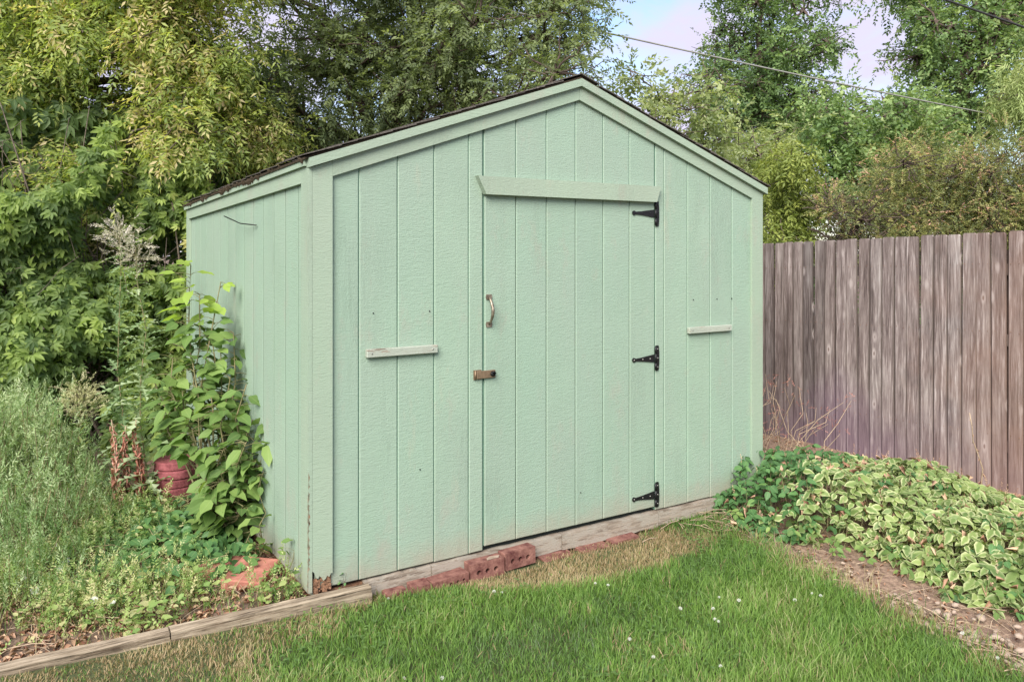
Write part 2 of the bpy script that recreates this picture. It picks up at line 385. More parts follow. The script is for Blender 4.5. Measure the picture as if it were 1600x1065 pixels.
M['leaf_weed'] = L('weed_leaf', (0, (.09, .17, .05)), (.5, (.2, .31, .09)), (.85, (.34, .43, .15)), (1, (.48, .46, .24)), trans=.4, clump=.8)
M['leaf_thistle'] = L('thistle_leaf', (0, (.10, .17, .07)), (.6, (.2, .29, .13)), (1, (.36, .44, .25)), trans=.35)
M['leaf_ground'] = L('ground_creeper_leaf', (0, (.05, .12, .045)), (.6, (.10, .21, .07)), (1, (.22, .34, .08)), trans=.3)
M['leaf_var'] = L('variegated_leaf', (0, (.12, .19, .06)), (.5, (.23, .31, .10)), (1, (.40, .45, .18)), trans=.35, margin=(.56, .57, .32), clump=.9)
M['leaf_dry'] = L('dry_leaf', (0, (.16, .07, .04)), (.5, (.33, .19, .12)), (1, (.52, .37, .24)), trans=.1)
M['leaf_dock'] = L('rusty_seed', (0, (.2, .07, .045)), (.5, (.36, .15, .11)), (1, (.52, .28, .2)), trans=.1)
M['leaf_fluff'] = L('seed_fluff', (0, (.36, .33, .24)), (1, (.62, .58, .48)), trans=.3)
M['leaf_gold'] = L('pale_flower_head', (0, (.33, .34, .15)), (1, (.58, .56, .33)), trans=.3)

# ------------------------------------------------------------------ leaf geometry
class T:      # template: verts, faces (list), val per vert, edge per vert
    def __init__(s, v, f, val=None, edge=None):
        s.v = np.array(v, float); s.f = f; n = len(s.v)
        s.val = np.zeros(n) if val is None else np.array(val, float)
        s.edge = np.full(n, .5) if edge is None else np.array(edge, float)
        s.n = n; s.loops = np.array([i for q in f for i in q]); s.tot = np.array([len(q) for q in f])
def diamond(w=.35, fold=.12, bend=.08):
    return T([(0, 0, 0), (-w / 2, .42, fold * w), (w / 2, .42, fold * w), (0, 1, -bend)], [(0, 3, 1), (0, 2, 3)], edge=[0, 1, 1, .2])
def ovate(w=.55, fold=.18, bend=.18, tip=1.0, wav=0.04):
    ts = [0, .22, .5, .78, 1]; ws = [.0, .40, .5, .30, 0]
    v = []; e = []
    for t_, ww in zip(ts, ws):
        z = -bend * t_ * t_; v.append((0, t_, z)); e.append(0)
    for sgn in (-1, 1):
        for i in (1, 2, 3):
            v.append((sgn * ws[i] * w, ts[i] - .02, -bend * ts[i] ** 2 + fold * ws[i] * w + wav * (1 if i % 2 else -1))); e.append(1)
    v.append(v[4]); e[4] = .9
    f = [(0, 1, 5), (1, 2, 6, 5), (2, 3, 7, 6), (3, 4, 7), (0, 8, 1), (1, 8, 9, 2), (2, 9, 10, 3), (3, 10, 4)]
    return T(v[:11], f, edge=e[:11])
def basis(D, Nn):
    D = D / np.linalg.norm(D, axis=1, keepdims=True)
    X = np.cross(D, Nn); l = np.linalg.norm(X, axis=1, keepdims=True); X = X / np.maximum(l, 1e-6)
    Z = np.cross(X, D); return X, D, Z
def inst(tm, P, D, Nn, S, val):
    """vectorised copies of one template -> arrays"""
    P = np.asarray(P, float); n = len(P); X, Y, Z = basis(np.asarray(D, float), np.asarray(Nn, float)); S = np.broadcast_to(np.asarray(S, float), (n,))
    v = tm.v[None] * S[:, None, None]
    V = P[:, None] + v[..., 0:1] * X[:, None] + v[..., 1:2] * Y[:, None] + v[..., 2:3] * Z[:, None]
    loops = (tm.loops[None] + (np.arange(n) * tm.n)[:, None]).ravel()
    return V.reshape(-1, 3), loops, np.tile(tm.tot, n), (np.asarray(val)[:, None] + tm.val[None]).ravel(), np.tile(tm.edge, n)
class Fol:
    def __init__(s): s.a = []
    def put(s, tm, P, D, Nn, S, val):
        if len(P): s.a.append(inst(tm, P, D, Nn, S, val))
    def arrays(s):
        off = 0; lo = []
        for a in s.a: lo.append(a[1] + off); off += len(a[0])
        return np.concatenate([a[0] for a in s.a]), np.concatenate(lo), np.concatenate([a[2] for a in s.a]), np.concatenate([a[3] for a in s.a]), np.concatenate([a[4] for a in s.a])
    def template(s):
        v, lo, tot, val, e = s.arrays(); f = []; k = 0
        for n in tot: f.append(tuple(lo[k:k + n])); k += n
        return T(v, f, val, e)
    def build(s, name, mat, parent=None, kind=None, smooth=True):
        return raw_mesh(name, mat, *s.arrays(), parent=parent, kind=kind, smooth=smooth)
def raw_mesh(name, mat, v, lo, tot, val, e, parent=None, kind=None, smooth=True):
    me = bpy.data.meshes.new(name)
    me.vertices.add(len(v)); me.vertices.foreach_set('co', v.astype(np.float32).ravel())
    me.loops.add(len(lo)); me.loops.foreach_set('vertex_index', lo.astype(np.int32))
    st = np.concatenate([[0], np.cumsum(tot)[:-1]]).astype(np.int32)
    me.polygons.add(len(tot)); me.polygons.foreach_set('loop_start', st); me.polygons.foreach_set('loop_total', tot.astype(np.int32))
    me.polygons.foreach_set('use_smooth', np.full(len(tot), smooth))
    for nm, arr in (('val', val), ('edge', e)):
        at_ = me.attributes.new(nm, 'FLOAT', 'POINT'); at_.data.foreach_set('value', arr.astype(np.float32))
    me.materials.append(mat); me.update(calc_edges=True); me.validate()
    o = link(name, me, parent)
    if kind: o['kind'] = kind
    return o
def tmpl_mesh(tm, name, mat):
    me = bpy.data.meshes.new(name); me.from_pydata([tuple(p) for p in tm.v], [], [tuple(int(i) for i in q) for q in tm.f])
    for nm, arr in (('val', tm.val + .5), ('edge', tm.edge)):
        a = me.attributes.new(nm, 'FLOAT', 'POINT'); a.data.foreach_set('value', arr.astype(np.float32))
    me.materials.append(mat)
    for p in me.polygons: p.use_smooth = True
    return me
def leaf_objects(tms, mat, P, D, Nn, S, parent, name='leaf', limit=290):
    """the leaves that show largest as parts of their own (sharing meshes), the rest joined"""
    P = np.asarray(P, float); S = np.asarray(S, float)
    vis = S / np.linalg.norm(P - CAM, axis=1); order = np.argsort(-vis)
    mes = [tmpl_mesh(tm, name, mat) for tm in tms]
    X, Y, Z = basis(np.asarray(D, float), np.asarray(Nn, float))
    for k in order[:limit]:
        o = bpy.data.objects.new(name, mes[k % len(mes)]); COL.objects.link(o); o.parent = parent
        Mx = Matrix(np.column_stack([X[k], Y[k], Z[k]]).tolist()).to_4x4()
        o.matrix_basis = Matrix.Translation(Vector(P[k])) @ Mx @ Matrix.Scale(float(S[k]), 4)
    rest = order[limit:]
    if len(rest):
        F = Fol()
        for i, tm in enumerate(tms):
            idx = rest[rest % len(tms) == i]
            F.put(tm, P[idx], np.asarray(D)[idx], np.asarray(Nn)[idx], S[idx], rng.uniform(.2, .8, len(idx)))
        F.build('foliage', mat, parent, 'stuff')
def spray(k, ll, w, ang=50, seed=0, curve=.15, both=True, tm=None, stemleaf=True, roll=.5):
    r = np.random.default_rng(seed); F = Fol(); P = []; D = []; Nn = []; S = []
    for i in range(k):
        t_ = (i + .5) / k * .9 + .05; sgn = 1 if i % 2 else -1
        a = R(ang + r.normal(0, 10)); ph = r.normal(0, .35)
        P.append((0, t_, -curve * t_ * t_)); D.append((sgn * math.sin(a), math.cos(a), ph - curve * t_)); Nn.append((r.normal(0, roll), r.normal(0, roll), 1)); S.append(ll * (1 - .35 * abs(t_ - .5)) * r.uniform(.8, 1.2))
    P.append((0, .95, -curve)); D.append((0, 1, -.2)); Nn.append((0, 0, 1)); S.append(ll)
    F.put(tm or diamond(w), P, D, Nn, S, r.normal(0, .12, len(P)))
    return F.template()
def palmate(seed=0, w=.42):
    r = np.random.default_rng(seed); F = Fol(); P = []; D = []; S = []; Nn = []
    for a, s in ((-78, .62), (-38, .85), (0, 1), (38, .85), (78, .62)):
        a = R(a + r.normal(0, 5)); P.append((math.sin(a) * .06, .3 + math.cos(a) * .06, 0)); D.append((math.sin(a), math.cos(a), -.25 + r.normal(0, .1))); S.append(s * .72 * r.uniform(.9, 1.1)); Nn.append((r.normal(0, .15), r.normal(0, .15), 1))
    F.put(ovate_lite(w), P, D, Nn, S, r.normal(0, .05, 5))
    return F.template()
def ovate_lite(w=.45, fold=.2, bend=.15):
    return T([(0, 0, 0), (-w / 2, .38, fold * w), (w / 2, .38, fold * w), (0, .5, -bend * .3), (-w * .3, .75, 0), (w * .3, .75, 0), (0, 1, -bend)],
             [(0, 3, 1), (0, 2, 3), (1, 3, 6, 4), (3, 2, 5, 6)], edge=[0, 1, 1, 0, 1, 1, .6])
def unit(n):
    v = rng.normal(size=(n, 3)); return v / np.linalg.norm(v, axis=1, keepdims=True)

SPRAY = {
    'ash': [spray(8, .34, .34, 55, s, .25) for s in range(4)],
    'tree': [spray(11, .26, .42, 48, 10 + s, .15, roll=.8) for s in range(4)],
    'round': [spray(9, .26, .55, 50, 20 + s, .15, roll=.8) for s in range(3)],
    'willow': [spray(12, .32, .17, 32, 30 + s, .5) for s in range(3)],
    'tiny': [spray(16, .17, .38, 50, 40 + s, .1, roll=1.) for s in range(3)],
    'feather': [spray(16, .2, .26, 40, 50 + s, .05, roll=1.2) for s in range(4)],
    'palm': [palmate(60 + s) for s in range(4)],
}

# ------------------------------------------------------------------ trees
def wiggle(a, b, n=5, amp=.08, sag=0):
    a = np.asarray(a, float); b = np.asarray(b, float); l = np.linalg.norm(b - a); pts = []
    for i in range(n):
        t_ = i / (n - 1); p = a + (b - a) * t_
        if 0 < i < n - 1: p = p + rng.normal(0, amp * l / 2, 3)
        p[2] += sag * l * math.sin(math.pi * t_); pts.append(p)
    return pts
def tree(name, label, cat, base, blobs, kind, size, mat, bark, trunk_r=.1, sprays=60, sub=10, droop=.3, group=None, tips=None, vz=.85, bare=0, val=(.15, .8), fork=.35, twig_r=.004, hval=.06):
    """blobs: (centre, radius); each gets a limb from the trunk, branches and twigs that end in leaf sprays"""
    base = np.asarray(base, float); root = empty(name, tuple(base)); tag(root, label, cat, group)
    C0 = np.mean([b[0] for b in blobs], axis=0); low = min(b[0][2] - b[1] for b in blobs)
    top = np.array([C0[0], C0[1], max(b[0][2] for b in blobs)])
    fz = base[2] + (top[2] - base[2]) * fork
    tr = wiggle(base, top, 8, .05); tr = [p - base for p in tr]
    tb = MB(); n = len(tr)
    tb.tube(tr, [trunk_r * (1 - .93 * i / (n - 1)) for i in range(n)], 9)
    bb = MB(); F = Fol()
    for (c, r) in blobs:
        c = np.asarray(c, float) - base
        # limb leaves the trunk below the blob
        zt = max(fz - base[2], min(c[2] - .5 * r, tr[-1][2] * .92)); k = int(np.clip(np.searchsorted([p[2] for p in tr], zt), 1, n - 1))
        s0 = tr[k - 1] * .5 + tr[k] * .5
        limb = wiggle(s0, c, 6, .1); lr = max(trunk_r * .42 * min(1, r * 1.2), .012)
        bb.tube(limb, list(np.linspace(lr, lr * .4, 6)), 6, False)
        ns = max(3, int(sub)); per = max(2, int(sprays / ns))
        for j in range(ns):
            d = unit(1)[0]; d[2] *= vz
            e = c + d * r * rng.uniform(.55, 1.0)
            s = np.array(limb[rng.integers(2, 6)]) if rng.random() < .6 else c
            br = wiggle(s, e, 5, .12, -.03)
            bb.tube(br, list(np.linspace(lr * .42, twig_r, 5)), 4, False)
            if rng.random() < bare: continue
            t_ = rng.uniform(.3, 1.05, per); bp = np.array(br)
            q = np.stack([np.interp(t_, np.linspace(0, 1, 5), bp[:, a]) for a in range(3)], 1)
            off = rng.normal(0, .17 * r, (per, 3)); P = q + off
            D = unit(per) * .8 + (P - c) / r * .5 + np.array([0, 0, -droop])
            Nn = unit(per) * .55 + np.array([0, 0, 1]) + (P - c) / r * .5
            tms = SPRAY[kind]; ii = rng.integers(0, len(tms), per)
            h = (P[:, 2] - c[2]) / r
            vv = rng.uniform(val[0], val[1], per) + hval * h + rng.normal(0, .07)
            for m_ in range(len(tms)):
                g = ii == m_; F.put(tms[m_], P[g], D[g], Nn[g], size * rng.uniform(.7, 1.3, g.sum()), vv[g])
    tb.build('trunk', bark, root); bb.build('branches', bark, root)
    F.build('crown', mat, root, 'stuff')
    return root
def blobs_px(lst): return [(at(x, y, d), r) for (x, y, d, r) in lst]
def fill(x0, x1, y0, y1, d0, d1, r, n, seed, keep=None):
    g = np.random.default_rng(seed); out = []
    for _ in range(n * 30):
        if len(out) >= n: break
        x, y, d = g.uniform(x0, x1), g.uniform(y0, y1), g.uniform(d0, d1)
        if keep and not keep(x, y): continue
        c = at(x, y, d)
        if any(np.linalg.norm(c - o[0]) < r * .75 for o in out): continue
        out.append((c, r * g.uniform(.8, 1.2)))
    return out

#==SETTING==
# ground: one big sheet, then thin sheets and beds over it
GZ = -.13
def grid_sheet(name, x0, x1, y0, y1, n, m, zf, mat):
    xs = np.linspace(x0, x1, n); ys = np.linspace(y0, y1, m); X, Y = np.meshgrid(xs, ys); Z = zf(X, Y)
    v = np.stack([X, Y, Z], -1).reshape(-1, 3); f = [(j * n + i, j * n + i + 1, (j + 1) * n + i + 1, (j + 1) * n + i) for j in range(m - 1) for i in range(n - 1)]
    me = bpy.data.meshes.new(name); me.from_pydata([tuple(p) for p in v], [], f); me.materials.append(mat)
    for p in me.polygons: p.use_smooth = True
    o = link(name, me); o['kind'] = 'structure'; return o
gm = MB(); gm.add([(-400, -400, GZ - .03), (400, -400, GZ - .03), (400, 400, GZ - .03), (-400, 400, GZ - .03)], [(0, 1, 2, 3)])
tag(gm.build('ground', M['soil']), kind='structure')
def bed_edge(y):     # X of the border between lawn and the right-hand bed, as a function of Y
    return np.interp(y, [-6, -2.1, -1.7, -1.0, -.3, .0, .3], [2.5, 2.22, 2.3, 2.36, 2.5, 2.62, 2.7])
def tim_y(x): return -.075 - (np.asarray(x) - .26) * .045     # centre line of the landscape timber
lawn_z = lambda x, y: np.interp(x, [-1.4, -.6, .26, 1.3], [-.028, -.044, -.078, -.108]) + .012 * (vnoise(x, y, 1.5) - .5)
# lawn sheet follows the timber and the bed edge
ys = np.linspace(-7, -.03, 70); v = []; f = []; nx = 40
for j, y in enumerate(ys):
    xr = float(bed_edge(y)); xs = np.linspace(-5.5, xr, nx)
    for x in xs: v.append((x, min(y, float(tim_y(x)) + .02 if x < .26 else y), float(lawn_z(x, y))))
for j in range(len(ys) - 1):
    for i in range(nx - 1): f.append((j * nx + i, j * nx + i + 1, (j + 1) * nx + i + 1, (j + 1) * nx + i))
lm = MB(); lm.add(v, f, True); tag(lm.build('lawn', M['lawn']), kind='structure')
bz = lambda x, y: -.065 + .05 * (vnoise(x, y, 2.3) - .5) + .02 * (vnoise(x, y, 9) - .5)
grid_sheet('weed_bed', -6, -.005, .03, 3.9, 110, 80, bz, M['soil'])
rz = lambda x, y: GZ - .012 + .05 * np.clip((x - 2.6) * 2, 0, 1) + .03 * (vnoise(x, y, 3) - .5)
grid_sheet('planting_bed', 2.16, 4.735, -7, 1.2, 80, 160, rz, M['mulch'])
grid_sheet('back_yard', 3.16, 4.735, 1.2, 6, 20, 40, lambda x, y: GZ + .03 + .03 * (vnoise(x, y, 3) - .5), M['mulch'])

# ------------------------------------------------------------------ shed
shed = tag(empty('garden_shed', (0, 0, 0)), 'mint green wooden garden shed with a gable roof and a plank door', 'shed')
WD, DP = 3.129, 2.84; DROP = .0275; SL = .349; TOP0 = 2.03; RX = WD / 2
roofz = lambda x: TOP0 + SL * min(x, WD - x)
TH = .014
def board(poly, name='siding_board', mat=None, parent=None, y0=0.0, y1=TH, axis='y', bev=.004):
    """one board of the grooved siding with a chamfered face"""
    n = len(poly); c = np.mean(poly, axis=0); P2 = [np.array(p, float) for p in poly]
    ins = []
    for i in range(n):                                  # inset polygon
        a, b_, d = P2[i - 1], P2[i], P2[(i + 1) % n]
        e1 = (b_ - a) / np.linalg.norm(b_ - a); e2 = (d - b_) / np.linalg.norm(d - b_)
        n1 = np.array([-e1[1], e1[0]]); n2 = np.array([-e2[1], e2[0]])
        if np.dot(n1, c - b_) < 0: n1 = -n1
        if np.dot(n2, c - b_) < 0: n2 = -n2
        k = (n1 + n2) / max(1 + np.dot(n1, n2), .3); ins.append(b_ + k * bev)
    def Q(p, t): return (p[0], t, p[1]) if axis == 'y' else (t, p[0], p[1])
    sgn = 1
    v = [Q(p, y0) for p in ins] + [Q(p, y0 + bev * .8) for p in P2] + [Q(p, y1) for p in P2]
    f = [tuple(range(n))]
    for k in (0, 1):
        for i in range(n): f.append((k * n + i, (k + 1) * n + i, (k + 1) * n + (i + 1) % n, k * n + (i + 1) % n))
    mb = MB(); mb.add(v, f); return mb.build(name, mat or M['paint'], parent if parent is not None else shed)
G = .0024     # half groove
DX0 = .9397; DX1 = DX0 + .2032 * 6; DT = 1.90; DB = .022
left = [.034, .2372, .4404, .6436, .8468, DX0 - .006]
right = [DX1 + .006, 2.237, 2.438, 2.641, 2.845, 3.048]
def gable_poly(a, b, z0, off=.05):
    t = lambda x: roofz(x) - off
    p = [(a, z0), (b, z0), (b, t(b))]
    if a < RX < b: p.append((RX, t(RX)))
    return p + [(a, t(a))]
for xs in (left, right):
    for a, b in zip(xs[:-1], xs[1:]): board(gable_poly(a + G, b - G, 0.0 + rnd.uniform(0, .004)))
board(gable_poly(-.0, .034 - G, .0)); board(gable_poly(3.048 + G, WD, 0.0))
for k in range(6): board(gable_poly(DX0 + .2032 * k + G, DX0 + .2032 * (k + 1) - G, DT + .004))
# backing sheet that shows in the grooves
bk = MB(); bk.prism([(.004, .004), (DX0 - .004, .004), (DX0 - .004, roofz(DX0) - .055), (.004, roofz(.004) - .055)], TH - .008, TH + .02)
bk.prism([(DX1 + .004, .004), (WD - .004, .004), (WD - .004, roofz(WD - .004) - .055), (DX1 + .004, roofz(DX1) - .055)], TH - .008, TH + .02)
bk.prism([(DX0, DT + .006), (DX1, DT + .006), (DX1, roofz(DX1) - .055), (RX, roofz(RX) - .055), (DX0, roofz(DX0) - .055)], TH - .008, TH + .02)
bk.build('wall_panel', M['groove'], shed)
dk = MB(); dk.box((DX0 - .03, TH + .03, -.02), (DX1 + .03, TH + .05, DT + .03)); dk.build('door_gap_backing', M['gap_shade'], shed)  # near-black sheet behind the door, painted-in shade for the gaps around it
# side wall (left, the one in view), right and back walls
sg = [-.0] + [.1954 + .2032 * k for k in range(-0, 14) if .1954 + .2032 * k < DP - .02] + [DP]
sidez = lambda y: TOP0 - .045 - DROP * y
for a, b in zip(sg[:-1], sg[1:]):
    a2, b2 = a + (.0 if a == 0 else .006), b - .006
    board([(a2, -.02 + .0), (b2, -.02), (b2, sidez(b2)), (a2, sidez(a2))], axis='x', y0=0.0, y1=TH, bev=.0012)
bs = MB(); bs.prism([(.02, -.01), (DP - .01, -.01), (DP - .01, sidez(DP) - .004), (.02, sidez(0) - .004)], .0025, TH - .001, 'x'); bs.build('wall_panel', M['groove_shade'], shed)
br_ = MB(); br_.prism([(.02, -.02), (DP, -.02), (DP, sidez(DP) - .004), (.02, sidez(0) - .004)], WD - .03, WD - .001, 'x'); br_.build('wall_panel', M['paint'], shed)
bw = MB(); bw.prism([(.02, -.02), (WD - .04, -.02), (WD - .04, TOP0 - .14), (RX, TOP0 + SL * RX - .14), (.02, TOP0 - .14)], DP - .03, DP - .001); bw.build('wall_panel', M['paint'], shed)
# corner trim: front left with a rotted foot, front right, side boards
rot = [(0.0, .098), (.010, .090), (.016, .066), (.027, .058), (.034, .070), (.045, .060), (.052, .044), (.064, .050), (.071, .064), (.082, .056), (.090, .072), (.098, .070)]
m = MB(); m.prism([(0, roofz(0) - .05)] + rot + [(.098, roofz(.098) - .05)], -.018, -.001); m.build('corner_trim', M['trim'], shed)
m = MB(); m.prism([(WD - .105, 0), (WD, 0), (WD, roofz(WD) - .05), (WD - .105, roofz(WD - .105) - .05)], -.018, -.001); m.build('corner_trim', M['trim'], shed)
m = MB(); m.prism([(-.019, -.0), (.085, -.0), (.085, sidez(.085)), (-.019, sidez(0))], -.02, -.001, 'x'); m.build('corner_trim', M['trim'], shed)
m = MB(); m.prism([(DP - .09, -.03), (DP, -.03), (DP, sidez(DP)), (DP - .09, sidez(DP - .09))], -.02, -.001, 'x'); m.build('corner_trim', M['trim'], shed)
# flaking edge of the corner board and rotten wood in its foot
m = MB()
for i in range(60):
    x = rnd.uniform(.010, .088); z = rnd.uniform(-.006, .055); s = rnd.uniform(.004, .012)
    m.prism([(x - s, z - s * .6), (x + s * .8, z - s), (x + s, z + s * .7), (x - s * .3, z + s)], -rnd.uniform(.003, .015), -.0005)
tag(m.build('rotten_foot', M['rot'], shed), 'brown rotten wood at the foot of the corner board')
m = MB()
for i in range(26):
    z = rnd.uniform(-.005, .42) ** 1.0; h = rnd.uniform(.01, .05)
    m.prism([(-.0195, z), (-.0165 + rnd.uniform(0, .006), z + h * .3), (-.0185, z + h)], -.0215, -.0205, 'x')
    m.prism([(-.0185, z + .1), (-.011 - rnd.uniform(0, .005), z + h * .5 + .1), (-.0185, z + h + .1)], -.0197, -.0192)
m.build('flaked_paint', M['rot'], shed)
# frieze boards under the rake, rake fascia
def rake(side, z_a, z_b, x_in, y0, y1, name):
    f_ = (lambda x: x) if side == 0 else (lambda x: WD - x)
    x0 = x_in; g = lambda x, dz: (f_(x), TOP0 + SL * x + dz)
    m = MB(); m.prism([g(x0, z_a), g(RX - .0008, z_a), g(RX - .0008, z_b), g(x0, z_b)], y0, y1); return m.build(name, M['trim'], shed)
for s in (0, 1):
    rake(s, -.045, -.122, .0985 if s == 0 else .106, -.019, -.0015, 'frieze_board')
    rake(s, -.003, -.046, -.022, -.042, -.0012, 'rake_board')
# eave fascia and frieze on the left side
def side_strip(y0, y1, zt, zb, x0, x1, name, mat='trim'):
    m = MB(); m.prism([(y0, TOP0 + zt - DROP * y0), (y1, TOP0 + zt - DROP * y1), (y1, TOP0 + zb - DROP * y1), (y0, TOP0 + zb - DROP * y0)], x0, x1, 'x'); return m.build(name, M[mat], shed)
side_strip(.0855, DP - .0905, -.045, -.118, -.0192, -.0008, 'frieze_board')
side_strip(-.0015, DP + .02, -.006, -.0455, -.034, -.0012, 'eave_fascia')
m = MB(); m.prism([(-.0, TOP0 - .008), (DP + .02, TOP0 - .008 - DROP * DP), (DP + .02, TOP0 - .046 - DROP * DP), (-.0, TOP0 - .046)], WD + .0012, WD + .03, 'x'); m.build('eave_fascia', M['trim'], shed)
# roof deck and shingles
deck = MB()
for s in (0, 1):
    f_ = (lambda x: x) if s == 0 else (lambda x: WD - x)
    xs = (-.04, RX - (.0005 if s == 0 else -.0)); v = []
    for x in (-.04, RX):
        for y, dz in ((-.03, 0), (DP + .05, 0)):
            for t_ in (-.004, .008): v.append((f_(x), y, TOP0 + SL * x - DROP * max(y, 0) + t_))
    deck.add(v, [(0, 1, 3, 2), (4, 6, 7, 5), (0, 2, 6, 4), (1, 5, 7, 3), (0, 4, 5, 1), (2, 3, 7, 6)])
deck_o = deck.build('roof_deck', M['moss'], shed)
sm = MB(); sm.box((-.095, -.15, 0), (.095, .15, .005)); sh1 = sm.mesh('shingle', M['shingle'])
ang = math.atan(SL); ca = math.cos(ang)
for s in (0, 1):
    for c_ in range(13):
        d = -.05 + c_ * .138; off = .0 if c_ % 2 else .15
        if d + .19 > RX / ca - .01: continue
        y = -.055 + .15 - (off if c_ % 2 == 0 else 0)
        while y < DP + .1:
            yy = min(max(y, .108 + rnd.uniform(-.008, .003)), DP - .1); o = bpy.data.objects.new('shingle', sh1); COL.objects.link(o); o.parent = deck_o
            lx = (d + .095) * ca; x = lx if s == 0 else WD - lx
            o.location = (x, yy, TOP0 + SL * lx - DROP * max(yy, 0) + .014 + .003 * rnd.random())
            o.rotation_euler = (R(rnd.uniform(-.8, .8)), -ang + R(2.0) + R(rnd.uniform(-.6, .6)), 0) if s == 0 else (R(rnd.uniform(-.8, .8)), ang - R(2.0) + R(rnd.uniform(-.6, .6)), 0)
            y += .30
m = MB()
for y in np.arange(-.04, DP + .1, .25):
    for s in (1, -1):
        v = [(RX, y, TOP0 + SL * RX - DROP * max(y, 0) + .028), (RX, y + .27, TOP0 + SL * RX - DROP * max(y, 0) + .024), (RX + s * .13, y + .27, TOP0 + SL * (RX - .13) - DROP * max(y, 0) + .024), (RX + s * .13, y, TOP0 + SL * (RX - .13) - DROP * max(y, 0) + .028)]
        m.add(v + [(p[0], p[1], p[2] - .006) for p in v], [(0, 1, 2, 3), (7, 6, 5, 4), (0, 3, 7, 4), (1, 5, 6, 2), (3, 2, 6, 7)])
m.build('ridge_cap', M['shingle'], shed)
m = MB()   # debris hanging along the left eave
for i in range(260):
    y = rnd.uniform(.0, DP * .98); dens = vnoise(np.array([y * 6]), np.array([0.3]))[0]
    if rnd.random() > dens * .9: continue
    s = rnd.uniform(.004, .011) * (1.5 if dens > .6 else 1); z = TOP0 - .004 - DROP * y - rnd.uniform(0, .018) * dens * 1.6
    x = -.036 - rnd.uniform(0, .008)
    m.add([(x - s, y, z), (x + s, y - s, z), (x, y + s * 1.5, z + s), (x, y, z - s * 1.3)], [(0, 1, 2), (0, 3, 1), (1, 3, 2), (0, 2, 3)])
tag(m.build('eave_debris', M['moss'], shed), kind='stuff')

# door with its boards, hinges, handle and hasp
door = MB(); door.box((DX0, TH - .004, DB + .002), (DX1 - .0, TH + .025, DT - .004)); door_o = door.build('door', M['groove'], shed)
for k in range(6):
    a, b = DX0 + .2032 * k + (G if k else .005), DX0 + .2032 * (k + 1) - (G if k < 5 else .001)
    board([(a, DB), (b, DB), (b, DT - .004), (a, DT - .004)], 'door_board', M['door_paint'], door_o, y0=-.001, y1=TH - .003)
m = MB(); m.prism([(.934, 1.889), (2.147, 1.889), (2.180, 1.985), (.884, 1.985)], -.036, -.0012); m.build('header_board', M['trim'], shed)
def hinge(x, z):
    m = MB(); y0, y1 = -.0065, -.0016
    m.prism([(x - .002, z - .077), (x + .019, z - .077), (x + .022, z - .07), (x + .026, z - .03), (x + .026, z + .03), (x + .022, z + .07), (x + .019, z + .077), (x - .002, z + .077)], y0, y1)
    sp = [(x - .016, z - .024), (x - .016, z + .024), (x - .05, z + .02), (x - .12, z + .011), (x - .165, z + .008)]
    for k in range(7):
        a = math.pi / 2 + math.pi * k / 6; sp.append((x - .178 + .014 * math.cos(a), z + .014 * math.sin(a)))
    sp += [(x - .165, z - .008), (x - .12, z - .011), (x - .05, z - .02)]
    m.prism(sp, y0 - .001, y1 - .0004)
    for a, b in ((-.07, -.03), (-.026, .026), (.03, .07)): m.tube([(x - .006, -.010, z + a), (x - .006, -.010, z + b)], .0075, 8)
    h = m.build('strap_hinge', M['black'], door_o)
    m = MB()
    for (sx, sz) in ((.012, .055), (.012, -.055), (.012, .0), (-.05, 0), (-.11, 0), (-.178, 0)):
        m.tube([(x + sx, -.0068, z + sz), (x + sx, -.0105, z + sz)], [.0052, .0035], 8)
    return h, m
for z in (1.82, .934, .096):
    h, m = hinge(2.166, z)
    if z < 1: me = m.mesh('screw', M['screw'])
    else: me = m.mesh('screw', M['black'])
    link('screw_set', me, door_o)
m = MB()
for z in (1.345, 1.199):
    m.prism([(.953, z - .014), (.984, z - .014), (.988, z), (.984, z + .014), (.953, z + .014), (.949, z)], -.007, -.0012)
pts = [(.968, -.006 - .040 * math.sin(math.pi * t_) ** .8, 1.345 - .146 * t_) for t_ in np.linspace(0, 1, 11)]
m.tube(pts, [.006, .0065, .0075, .0085, .009, .0092, .009, .0085, .0075, .0065, .006], 8)
m.build('pull_handle', M['bronze'], door_o)
m = MB(); m.prism([(.874, .911), (.92, .911), (.92, .962), (.874, .962)], -.006, -.0012); m.tube([(.882, -.010, .914), (.882, -.010, .959)], .005, 8)
m.box((.888, -.017, .916), (1.002, -.009, .957), .002); m.build('hasp', M['hasp'], door_o)
m = MB(); m.tube([(.984, -.017, .937), (.984, -.026, .937)], [.015, .013], 12); m.tube([(.972, -.03, .945), (.984, -.034, .951), (.994, -.03, .943), (.992, -.026, .93)], .0035, 6); m.build('hasp_staple', M['black'], door_o)
# little ledges nailed to the wall
def ledge(x0, x1, z0, z1, tilt):
    m = MB(); m.box((x0, -.027, z0), (x1, -.0012, z1), .003); o = m.build('ledge', M['ledge'], shed)
    s = MB()
    for x in (x0 + .025, x1 - .03): s.tube([(x, -.0275, (z0 + z1) / 2), (x, -.0295, (z0 + z1) / 2)], .004, 7)
    s.build('nail', M['screw'], o)
ledge(.268, .652, 1.072, 1.113, 0); ledge(2.432, 2.818, 1.069, 1.109, 0)
# header of small nails left in the siding
m = MB()
for px, py in ((583, 489), (671, 486), (656, 733), (907, 769), (1083, 468), (1143, 466), (1120, 467)):
    d = (CAM[1] + .0) ; p = CAM + (CR * (px - 800) / FOC + CF - np.array([0, 0, 1]) * (py - CY) / FOC) * ((0 - CAM[1]) / (CR * (px - 800) / FOC + CF)[1])
    m.tube([(p[0], .001, p[2]), (p[0], -.004, p[2])], .0035, 6)
m.build('nail', M['black'], shed)
